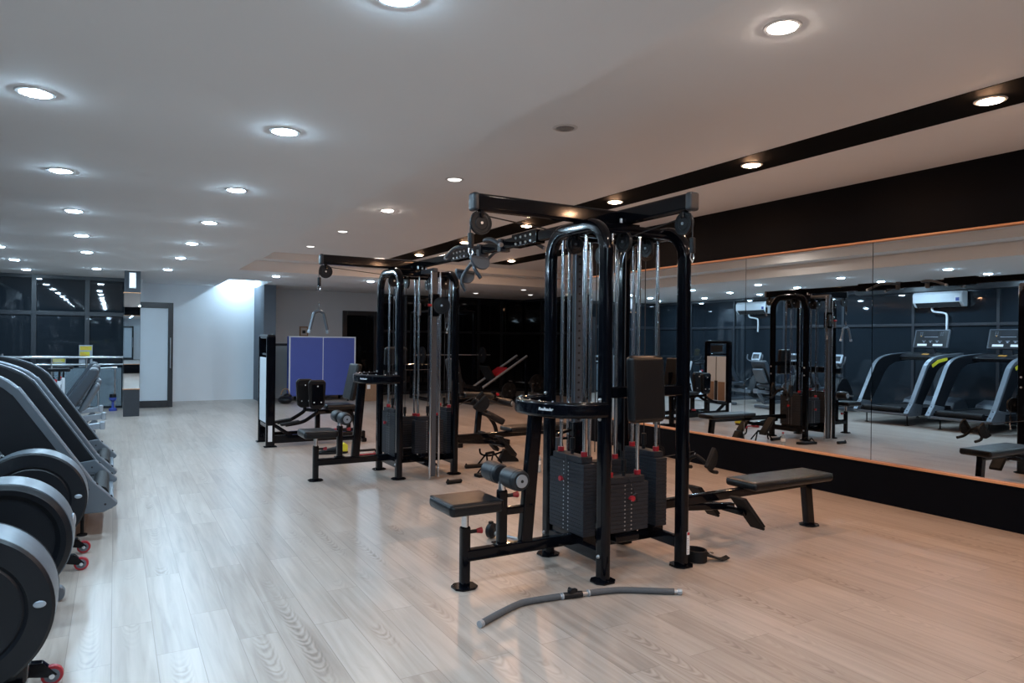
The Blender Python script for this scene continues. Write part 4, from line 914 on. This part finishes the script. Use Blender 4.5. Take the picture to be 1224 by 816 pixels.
# ------------------------------------------------------------------ elliptical trainers with round flywheel housings
def elliptical(loc, label, style):
    T = thing('elliptical_trainer', label, 'elliptical trainer', loc, 0, 'elliptical trainers along the aisle')
    R, hw = 0.312, 0.115; c = (-0.47, 0, 0.445)
    q = MB(); q.lathe([(R-0.05, -hw), (R-0.001, -hw+0.001), (R, -hw+0.010), (R+0.003, 0), (R, hw-0.010), (R-0.001, hw-0.001), (R-0.05, hw)], c, (0, 1, 0), 64); h = q.build('rim', M['silver'], T)
    q = MB()
    if style == 0:
        for sg in (-1, 1):
            e = sg*(hw+0.012)
            q.lathe([(R+0.0015, sg*(hw-0.006)), (R+0.001, sg*(hw+0.002)), (R-0.010, e), (R-0.085, e), (R-0.092, e-sg*0.006), (R-0.098, e-sg*0.010), (R-0.106, e-sg*0.004), (R-0.115, e-sg*0.006), (0, e-sg*0.014)], c, (0, 1, 0), 64)
    else:
        for sg in (-1, 1):
            e = sg*(hw+0.02)
            q.lathe([(R-0.004, sg*(hw-0.002)), (R-0.010, e*0.9), (R-0.03, e), (R-0.055, e*0.97), (R-0.07, e-sg*0.02), (R-0.08, e-sg*0.034), (R-0.095, e-sg*0.036), (0, e-sg*0.03)], c, (0, 1, 0), 64)
    q.build('side_disc', M['satin'], T)
    q = MB()
    if style == 0: q.ball((-0.47+0.262, -hw-0.0145, 0.46), 0.022, (1, 0.15, 0.62), 18)
    else: q.ball((-0.47+0.29*math.cos(0.22)+0.022, 0.0, 0.445+0.31*math.sin(0.22)), 0.04, (0.35, 0.8, 1.0), 18)
    q.build('badge', M['silverlight'], T)
    q = MB(); q.prism([(-0.52, 0.10), (-0.30, 0.08), (-0.25, 0.14), (-0.24, 0.30), (-0.34, 0.34), (-0.62, 0.26)], (0, -0.085, 0), (1, 0, 0), (0, 0, 1), (0, 0.17, 0), 0.02, 3); q.bar((-0.30, -0.22, 0.085), (-0.30, 0.22, 0.085), 0.07, 0.06, 0.012); q.bar((-1.72, 0, 0.10), (-0.3, 0, 0.12), 0.08, 0.07, 0.015); q.bar((-1.72, -0.28, 0.06), (-1.72, 0.28, 0.06), 0.07, 0.06, 0.015)
    q.cyl((-1.72, -0.26, 0.0), (-1.72, -0.26, 0.05), 0.03); q.cyl((-1.72, 0.26, 0.0), (-1.72, 0.26, 0.05), 0.03); b = q.build('base_frame', M['gloss'], T)
    if style == 1:
        for y in (0.2,):
            q = MB(); q.cyl((-0.255, y*1.4-0.03, 0.045), (-0.255, y*1.4+0.03, 0.045), 0.045, n=24, bev=0.01); q.build('roller_foot', M['silver'], b)
    for y in (-0.205, 0.205) if style == 0 else ():
        q = MB(); q.prism([(-0.30, 0.06), (-0.30, 0.115), (-0.22, 0.105), (-0.165, 0.045), (-0.185, 0.035)], (0, y-0.022, 0), (1, 0, 0), (0, 0, 1), (0, 0.044, 0), 0.004); q.mi = 1
        q.cyl((-0.185, y-0.014, 0.042), (-0.185, y+0.014, 0.042), 0.042, n=26, bev=0.006); q.mi = 2; q.cyl((-0.185, y-0.0165, 0.042), (-0.185, y+0.0165, 0.042), 0.030, n=24, bev=0.004); q.mi = 3; q.cyl((-0.185, y-0.027, 0.042), (-0.185, y+0.027, 0.042), 0.012, n=12, bev=0.003)
        q.build('castor', [M['gloss'], M['red'], M['silver'], M['chrome']], b)
    q = MB(); q.bar((-1.50, 0, 0.12), (-1.38, 0, 1.42), 0.08, 0.09, 0.02, up=(1, 0, 0)); q.build('mast', M['gloss'], T)
    for y in (-0.27, 0.27):
        q = MB(); q.tube(smoothpts([(-1.30, y, 0.34), (-1.36, y, 0.75), (-1.30, y, 1.15), (-1.12, y*0.9, 1.50), (-1.08, y*0.85, 1.62)], 6), 0.019, 12); q.cyl((-1.36, y, 0.82), (-1.43, 0, 0.82), 0.02); q.build('swing_arm', M['gloss'], T)
        q = MB(); q.bar((-1.30, y, 0.34), (-0.46, y*0.72, 0.40), 0.05, 0.05, 0.012); q.obox((-0.86, y*0.8, 0.40), (0.36, 0.15, 0.045), None, 0.015, 3); q.build('pedal_bar', M['rubber'], T)
    q = MB(); q.obox((-1.34, 0, 1.48), (0.06, 0.34, 0.24), Euler((0, math.radians(-22), 0)).to_matrix(), 0.025, 3); cn = q.build('console', M['satin'], T)
    q = MB(); q.obox((-1.308, 0, 1.50), (0.008, 0.2, 0.11), Euler((0, math.radians(-22), 0)).to_matrix(), 0.003); q.build('screen', M['screen'], cn)
    return T
elliptical((-0.035, 3.365, 0), 'elliptical trainer with round black housing, closest to the camera at the lower left corner', 0)
elliptical((-0.02, 4.40, 0), 'elliptical trainer with thick ring housing and wide silver rim, middle of the three', 1)
elliptical((0.012, 5.44, 0), 'elliptical trainer with round black housing, farthest of three, next to the treadmills', 0)

# ------------------------------------------------------------------ exercise bikes beyond the treadmills
def recumbent(loc, label):
    T = thing('recumbent_bike', label, 'exercise bike', loc, 0, 'recumbent bikes beyond the treadmills')
    q = MB(); q.bar((-0.85, 0, 0.14), (0.55, 0, 0.14), 0.09, 0.08, 0.02); q.bar((0.55, 0, 0.13), (0.74, 0, 0.37), 0.07, 0.07, 0.015, up=(1, 0, 0)); q.bar((-0.82, -0.27, 0.045), (-0.82, 0.27, 0.045), 0.08, 0.07, 0.02); q.bar((0.55, -0.27, 0.045), (0.55, 0.27, 0.045), 0.08, 0.07, 0.02); q.build('base_frame', M['silver'], T)
    q = MB(); q.bar((-0.25, 0, 0.30), (0.84, 0, 0.42), 0.085, 0.075, 0.012); q.box(0.80, 0.86, -0.06, 0.06, 0.37, 0.47, 0.014); q.build('seat_rail', M['silverlight'], T)
    q = MB(); q.box(0.18, 0.60, -0.21, 0.21, 0.49, 0.58, 0.04, 4); q.build('seat', M['greyplastic'], T)
    q = MB(); q.prism([(0.34, 0.58), (0.42, 0.53), (0.52, 0.60), (0.79, 1.05), (0.78, 1.12), (0.70, 1.13)], (0, -0.2, 0), (1, 0, 0), (0, 0, 1), (0, 0.40, 0), 0.03, 4); q.build('backrest', M['greyplastic'], T)
    q = MB(); q.prism([(0.56, 0.58), (0.66, 0.62), (0.80, 0.88), (0.80, 0.93), (0.74, 0.95)], (0, -0.15, 0), (1, 0, 0), (0, 0, 1), (0, 0.30, 0), 0.03, 3); q.build('back_shell', M['silver'], T)
    q = MB()
    for s_ in (-1, 1): q.tube(smoothpts([(0.42, s_*0.1, 0.46), (0.36, s_*0.29, 0.46), (0.24, s_*0.30, 0.60), (0.08, s_*0.30, 0.66)], 5), 0.017, 10)
    q.build('side_handle', M['satin'], T)
    q = MB(); q.prism([(-0.90, 0.16), (-0.30, 0.14), (-0.20, 0.28), (-0.34, 0.62), (-0.52, 0.78), (-0.72, 0.74), (-0.92, 0.45)], (0, -0.11, 0), (1, 0, 0), (0, 0, 1), (0, 0.22, 0), 0.05, 4); q.build('drive_housing', M['satin'], T)
    q = MB(); q.cyl((-0.52, -0.14, 0.42), (-0.52, 0.14, 0.42), 0.05, n=20)
    for s_ in (-1, 1): q.bar((-0.52, s_*0.135, 0.42), (-0.52+s_*0.14, s_*0.135, 0.36), 0.02, 0.03, 0.005); q.box(-0.57+s_*0.14, -0.47+s_*0.14, s_*0.2-0.06, s_*0.2+0.06, 0.345, 0.375, 0.008)
    q.build('crank', M['steel'], T)
    q = MB(); q.bar((-0.62, 0, 0.70), (-0.50, 0, 1.13), 0.07, 0.10, 0.02, up=(1, 0, 0)); q.build('console_mast', M['silver'], T)
    q = MB(); q.obox((-0.47, 0, 1.18), (0.05, 0.27, 0.22), Euler((0, math.radians(-20), 0)).to_matrix(), 0.022, 3); cn = q.build('console', M['silverlight'], T)
    q = MB(); q.obox((-0.444, 0, 1.19), (0.008, 0.19, 0.12), Euler((0, math.radians(-20), 0)).to_matrix(), 0.003); q.build('screen', M['screen'], cn)
    q = MB()
    for s_ in (-1, 1): q.tube(smoothpts([(-0.50, 0, 1.06), (-0.46, s_*0.14, 1.06), (-0.40, s_*0.23, 1.12), (-0.42, s_*0.24, 1.24)], 5), 0.016, 10)
    q.build('handlebar', M['silver'], T)
    return T
recumbent((-0.95, 9.85, 0), 'recumbent exercise bike next to the farther treadmill, its console showing in the mirror')
recumbent((-0.95, 11.0, 0), 'recumbent exercise bike with tall grey seat back, second beyond the treadmills')
recumbent((-1.0, 12.15, 0), 'recumbent exercise bike third beyond the treadmills, towards the back window')
def spin_bike(loc, label, rz=0.0):
    T = thing('spin_bike', label, 'exercise bike', loc, rz, 'spin bikes near the back window')
    q = MB(); q.bar((-0.5, -0.25, 0.05), (-0.5, 0.25, 0.05), 0.06, 0.05, 0.012); q.bar((0.5, -0.25, 0.05), (0.5, 0.25, 0.05), 0.06, 0.05, 0.012); q.bar((-0.5, 0, 0.08), (0.5, 0, 0.10), 0.06, 0.06, 0.012)
    q.bar((0.35, 0, 0.10), (-0.36, 0, 0.78), 0.06, 0.07, 0.015); q.bar((-0.05, 0, 0.42), (0.32, 0, 0.72), 0.05, 0.06, 0.012); q.bar((0.32, 0, 0.40), (0.32, 0, 0.78), 0.05, 0.05, 0.012); q.bar((-0.36, 0, 0.74), (-0.44, 0, 1.0), 0.045, 0.05, 0.012, up=(1, 0, 0)); q.bar((-0.48, 0, 0.1), (-0.30, 0, 0.70), 0.05, 0.05, 0.012, up=(1, 0, 0)); q.build('frame', M['shroud'], T)
    q = MB(); q.lathe([(0.0, -0.012), (0.14, -0.012), (0.17, -0.022), (0.22, -0.022), (0.225, 0), (0.22, 0.022), (0.17, 0.022), (0.14, 0.012), (0, 0.012)], (-0.36, 0, 0.34), (0, 1, 0), 36); q.mi = 1; q.cyl((-0.36, -0.04, 0.34), (-0.36, 0.04, 0.34), 0.03); q.build('flywheel', [M['satin'], M['chrome']], T)
    q = MB(); q.prism([(0.16, -0.03), (0.3, -0.05), (0.46, -0.10), (0.48, 0.0), (0.46, 0.10), (0.3, 0.05), (0.16, 0.03)], (0, 0, 0.93), (1, 0, 0), (0, 1, 0), (0, 0, 0.06), 0.02, 3); q.cyl((0.32, 0, 0.76), (0.33, 0, 0.94), 0.016); q.build('saddle', M['satin'], T)
    q = MB()
    for s_ in (-1, 1): q.tube(smoothpts([(-0.44, 0, 1.0), (-0.44, s_*0.18, 1.02), (-0.58, s_*0.2, 1.06), (-0.66, s_*0.16, 1.13)], 5), 0.016, 10)
    q.build('handlebar', M['satin'], T)
    q = MB(); q.ball((-0.30, 0, 0.83), 0.035, n=12); q.ball((0.27, 0, 0.78), 0.03, n=12); q.build('adjust_knob', M['red'], T)
    q = MB(); q.cyl((0.02, -0.1, 0.34), (0.02, 0.1, 0.34), 0.06)
    for s_ in (-1, 1): q.bar((0.02, s_*0.1, 0.34), (0.02, s_*0.1, 0.34+s_*0.15), 0.015, 0.03, 0.004); q.box(-0.03, 0.07, s_*0.16-0.05, s_*0.16+0.05, 0.33+s_*0.15, 0.355+s_*0.15, 0.006)
    q.build('crank', M['steel'], T)
    return T
spin_bike((-1.1, 13.4, 0), 'white spin bike with red knobs, the one reflected right of the white weight tower')
spin_bike((-1.1, 14.5, 0), 'white spin bike with red knobs, farthest along the window wall by the back corner')

# ------------------------------------------------------------------ air conditioners on the window wall (seen in the mirror)
def aircon(loc, label):
    T = thing('wall_mounted_air_conditioner', label, 'air conditioner', loc, 0, 'air conditioners on the window wall')
    q = MB(); q.prism([(0, -0.16), (0.12, -0.16), (0.215, -0.06), (0.225, 0.10), (0.18, 0.16), (0, 0.16)], (0, -0.50, 0), (1, 0, 0), (0, 0, 1), (0, 1.0, 0), 0.02, 3); q.build('body', M['acwhite'], T)
    q = MB(); q.prism([(0.125, -0.158), (0.212, -0.066), (0.217, -0.072), (0.13, -0.164)], (0, -0.44, 0), (1, 0, 0), (0, 0, 1), (0, 0.88, 0)); q.build('louvre', M['screen'], T)
    q = MB(); q.box(0.216, 0.2275, -0.47, -0.36, -0.06, 0.06, 0.003); q.mi = 1; q.box(0.2275, 0.229, -0.45, -0.38, -0.05, 0.02); q.build('energy_sticker', [M['white'], M['bluedk']], T)
    q = MB(); q.tube(smoothpts([(0.06, 0.18, -0.14), (0.06, 0.15, -0.24), (0.05, -0.05, -0.28), (0.05, -0.12, -0.34), (0.05, -0.12, -0.64)], 6), 0.02, 10); q.build('pipe', M['acwhite'], T)
    return T
aircon((XL+0.055, 8.05, 2.47), 'white wall air conditioner above the treadmills, seen in the mirror')
aircon((XL+0.055, 12.9, 2.47), 'white wall air conditioner farther along the windows, seen at the mirror seam')

# ------------------------------------------------------------------ railing, posters and small items before the back window
t = thing('handrail', 'stainless double handrail running along the dark back window', 'railing', (-0.95, 16.75, 0))
q = MB(); q.cyl((-1.3, 0, 1.08), (1.18, 0, 1.08), 0.028, n=16); q.build('top_rail', M['steel'], t)
q = MB(); q.cyl((-1.3, 0, 0.93), (1.18, 0, 0.93), 0.018, n=14); q.build('lower_rail', M['steel'], t)
for x in (-1.1, -0.15, 0.45, 1.12):
    q = MB(); q.cyl((x, 0, 0), (x, 0, 1.08), 0.022, n=14); q.cyl((x, 0, 0), (x, 0, 0.012), 0.05, n=16); q.build('post', M['steel'], t)
q = MB(); q.box(-0.10, 1.08, -0.006, 0.006, 0.06, 0.86); q.build('glass_panel', M['glass'], t, smooth=False)
t = thing('stair_rail', 'sloping stainless stair handrail behind the glass balustrade', 'railing', (-0.45, 16.45, 0))
q = MB(); q.tube([(0.0, 0, 0.62), (0.16, 0, 0.86), (0.50, 0, 0.88)], 0.022, 12); q.build('rail', M['steel'], t)
for x, z in ((0.02, 0.62), (0.17, 0.85), (0.46, 0.88)):
    q = MB(); q.cyl((x, 0, 0), (x, 0, z), 0.016, n=12); q.build('post', M['steel'], t)
def poster(loc, w_, h_, label, a, b):
    T = thing('window_poster', label, 'poster', loc, 0, 'posters on the back window')
    q = MB(); q.box(-w_/2, w_/2, -0.004, 0.0, -h_/2, h_/2); q.build('sheet', M['silverlight'], T)
    q = MB(); q.box(-w_*0.44, w_*0.44, -0.0055, -0.004, h_*0.26, h_*0.45); q.box(-w_*0.44, w_*0.30, -0.0055, -0.004, -h_*0.10, h_*0.20); q.mi = 1
    for k in range(5): q.box(-w_*0.40, w_*(0.35-0.09*(k%3)), -0.0060, -0.0054, h_*(0.42-0.035*k), h_*(0.432-0.035*k))
    for k in range(4): q.box(-w_*0.40, w_*(0.0+0.12*k-0.1), -0.0062, -0.0054, h_*(0.12-0.05*k), h_*(0.145-0.05*k))
    q.mi = 2; q.ball((w_*0.15, -0.004, -h_*0.12), 0.05, (1, 0.1, 1.3), 10); q.box(-w_*0.42, -w_*0.05, -0.0062, -0.004, -h_*0.44, -h_*0.40); q.box(-w_*0.42, -w_*0.15, -0.0062, -0.004, -h_*0.36, -h_*0.33); q.box(w_*0.0, w_*0.32, -0.0065, -0.004, -h_*0.42, -h_*0.18)
    q.build('print', [M['yellow'], M[b], M['greyplastic']], T)
poster((-1.0, 16.93, 0.87), 0.26, 0.40, 'yellow printed poster, the lower one, left on the back window railing', 'yellow', 'white')
poster((-0.52, 16.93, 1.10), 0.24, 0.46, 'orange and yellow poster, the higher one, right on the back window', 'orange', 'orange')
t = thing('wrist_roller_stand', 'small blue and black standing dumbbell on the floor by the glass balustrade', 'dumbbell', (-0.02, 16.25, 0))
q = MB(); q.lathe([(0, 0), (0.10, 0), (0.105, 0.02), (0.10, 0.06), (0.035, 0.09), (0.03, 0.24), (0.06, 0.28), (0.09, 0.30), (0.095, 0.36), (0.0, 0.36)], n=24); q.build('handle', M['bluedk'], t)
q = MB(); q.lathe([(0.0, 0.36), (0.085, 0.36), (0.09, 0.40), (0.08, 0.45), (0.0, 0.45)], n=24); q.build('cap', M['satin'], t)
t.scale = (0.72, 0.72, 0.76)

# ------------------------------------------------------------------ machines in the dark far bay
def disc_plate(parent, c, r, w_=0.05, axis=(0, 1, 0)):
    q = MB(); q.lathe([(0.025, -w_*0.3), (r*0.32, -w_*0.3), (r*0.36, -w_*0.5), (r*0.9, -w_*0.5), (r, -w_*0.3), (r, w_*0.3), (r*0.9, w_*0.5), (r*0.36, w_*0.5), (r*0.32, w_*0.3), (0.025, w_*0.3)], c, axis, 32); q.mi = 1
    q.lathe([(0.0, -w_*0.62), (0.024, -w_*0.62), (0.024, w_*0.62), (0, w_*0.62)], c, axis, 14); q.mi = 2
    a = V(axis).normalized()
    for k in range(5):
        an = 2*PI*k/5+0.3; p = V(c)+V((math.cos(an), 0, math.sin(an)))*r*0.63-a*w_*0.501
        q.cyl(p, p-a*0.002, r*0.16, n=12)
    return q.build('weight_disc', [M['rubber'], M['steel'], M['plate_edge']], parent)
t = thing('leg_press', 'sloping leg press with two chrome rails and red carriage in the dark far bay', 'gym machine', (8.0, 14.8, 0))
q = MB(); q.bar((-0.75, -0.3, 0.06), (1.25, -0.3, 0.06), 0.08, 0.08, 0.012); q.bar((-0.75, 0.3, 0.06), (1.25, 0.3, 0.06), 0.08, 0.08, 0.012); q.bar((1.2, -0.45, 0.04), (1.2, 0.45, 0.04), 0.08, 0.08, 0.012); q.bar((-0.72, -0.45, 0.04), (-0.72, 0.45, 0.04), 0.08, 0.08, 0.012)
for y in (-0.3, 0.3): q.bar((0.75, y, 0.06), (0.75, y, 1.08), 0.07, 0.07, 0.012, up=(1, 0, 0)); q.bar((-0.5, y, 0.06), (-0.5, y, 0.42), 0.07, 0.07, 0.012)
q.bar((0.75, -0.3, 1.05), (0.75, 0.3, 1.05), 0.06, 0.06, 0.01); q.bar((-0.62, 0, 0.30), (0.2, 0, 0.12), 0.08, 0.08, 0.012); q.build('frame', M['gloss'], t)
for y in (-0.24, 0.24):
    q = MB(); q.cyl((-0.48, y, 0.36), (0.80, y, 1.15), 0.028, n=16, bev=0.004); q.build('rail', M['silverlight'], t)
sl = Euler((0, math.radians(-31.7), 0)).to_matrix()
q = MB(); q.obox((0.10, 0, 0.76), (0.36, 0.46, 0.05), sl, 0.012); q.obox((0.12, 0, 0.70), (0.42, 0.10, 0.06), sl, 0.01); q.build('carriage', M['red'], t)
q = MB(); q.obox((-0.16, 0, 0.72), (0.05, 0.50, 0.42), sl, 0.012); q.build('footplate', M['rubber'], t)
q = MB(); q.obox((-0.72, 0, 0.42), (0.50, 0.42, 0.08), Euler((0, math.radians(10), 0)).to_matrix(), 0.03, 3); q.obox((-1.0, 0, 0.66), (0.08, 0.42, 0.5), Euler((0, math.radians(-35), 0)).to_matrix(), 0.03, 3); q.build('seat', M['leather'], t)
q = MB(); q.cyl((0.80, -0.62, 0.50), (0.80, 0.62, 0.50), 0.025, n=14); q.bar((0.80, -0.5, 0.05), (0.80, -0.5, 0.52), 0.05, 0.05, 0.01); q.build('plate_horn', M['chrome'], t)
disc_plate(t, (0.95, -0.48, 0.49), 0.215); disc_plate(t, (0.20, -0.42, 0.32), 0.2)
t = thing('power_rack', 'black squat rack with loaded barbell behind the leg press in the dark bay', 'gym machine', (7.3, 16.3, 0))
q = MB()
for x in (-0.6, 0.6):
    for y in (-0.6, 0.6): q.bar((x, y, 0.0), (x, y, 2.25), 0.07, 0.07, 0.01)
    q.bar((x, -0.6, 0.05), (x, 0.6, 0.05), 0.07, 0.07, 0.01); q.bar((x, -0.6, 2.22), (x, 0.6, 2.22), 0.07, 0.07, 0.01)
for y in (-0.6, 0.6): q.bar((-0.6, y, 2.22), (0.6, y, 2.22), 0.07, 0.07, 0.01)
q.build('frame', M['gloss'], t)
q = MB(); q.cyl((-1.05, -0.66, 1.15), (1.05, -0.66, 1.15), 0.015, n=12); q.build('barbell', M['chrome'], t)
for sx in (-0.82, 0.82): disc_plate(t, (sx, -0.66, 1.15), 0.2, 0.06, (1, 0, 0))
t = thing('leg_extension', 'black leg extension machine with foam roller behind the far cable machine', 'gym machine', (4.72, 9.05, 0))
q = MB(); q.bar((-0.55, 0, 0.06), (0.30, 0, 0.06), 0.08, 0.08, 0.012); q.bar((-0.5, -0.3, 0.035), (-0.5, 0.3, 0.035), 0.08, 0.07, 0.012); q.bar((0.26, -0.3, 0.035), (0.26, 0.3, 0.035), 0.08, 0.07, 0.012); q.bar((-0.1, 0, 0.08), (-0.05, 0, 0.62), 0.08, 0.08, 0.014, up=(1, 0, 0)); q.bar((-0.55, 0, 0.62), (0.12, 0, 0.66), 0.07, 0.06, 0.012); q.bar((-0.45, 0, 0.06), (-0.42, 0, 1.0), 0.07, 0.07, 0.012, up=(1, 0, 0)); q.tube(smoothpts([(-0.08, 0, 0.45), (0.08, 0, 0.40), (0.20, 0, 0.25), (0.24, 0, 0.08)], 5), 0.03, 12); q.build('frame', M['gloss'], t)
q = MB(); q.obox((-0.14, 0, 0.71), (0.48, 0.36, 0.08), Euler((0, math.radians(4), 0)).to_matrix(), 0.03, 3); q.build('seat', M['leather'], t)
q = MB(); q.obox((-0.47, 0, 1.0), (0.08, 0.36, 0.5), Euler((0, math.radians(-10), 0)).to_matrix(), 0.03, 3); q.build('backrest', M['leather'], t)
q = MB(); q.bar((0.10, 0.05, 0.68), (0.29, 0.01, 0.61), 0.05, 0.06, 0.012); q.box(0.10, 0.16, -0.12, -0.06, 0.66, 0.76, 0.01); q.mi = 1; q.cyl((0.17, -0.10, 0.72), (0.17, -0.15, 0.72), 0.02); q.build('lever', [M['gloss'], M['red']], t)
q = MB(); q.cyl((0.20, 0.22, 0.625), (0.38, -0.20, 0.585), 0.056, n=22, bev=0.012); q.mi = 1; q.cyl((0.38, -0.20, 0.585), (0.386, -0.213, 0.584), 0.034, n=18, bev=0.002); q.build('foam_roller', [M['foam'], M['silverlight']], t)
q = MB(); q.obox((0.12, -0.16, 0.38), (0.30, 0.10, 0.10), Euler((0, math.radians(28), math.radians(-20))).to_matrix(), 0.03, 3); q.build('shin_pad', M['leather'], t)

# ------------------------------------------------------------------ render look
w = bpy.data.worlds.new('night'); SC.world = w; w.use_nodes = True
w.node_tree.nodes['Background'].inputs['Color'].default_value = (0.004, 0.006, 0.010, 1); w.node_tree.nodes['Background'].inputs['Strength'].default_value = 1.0
SC.view_settings.view_transform = 'Standard'; SC.view_settings.look = 'None'
SC.view_settings.exposure = 0.0; SC.view_settings.gamma = 1.0; SC.view_settings.use_curve_mapping = False
SC.cycles.max_bounces = 10; SC.cycles.glossy_bounces = 6; SC.cycles.diffuse_bounces = 5; SC.cycles.transparent_max_bounces = 12
SC.cycles.sample_clamp_indirect = 30.0; SC.cycles.blur_glossy = 0.5
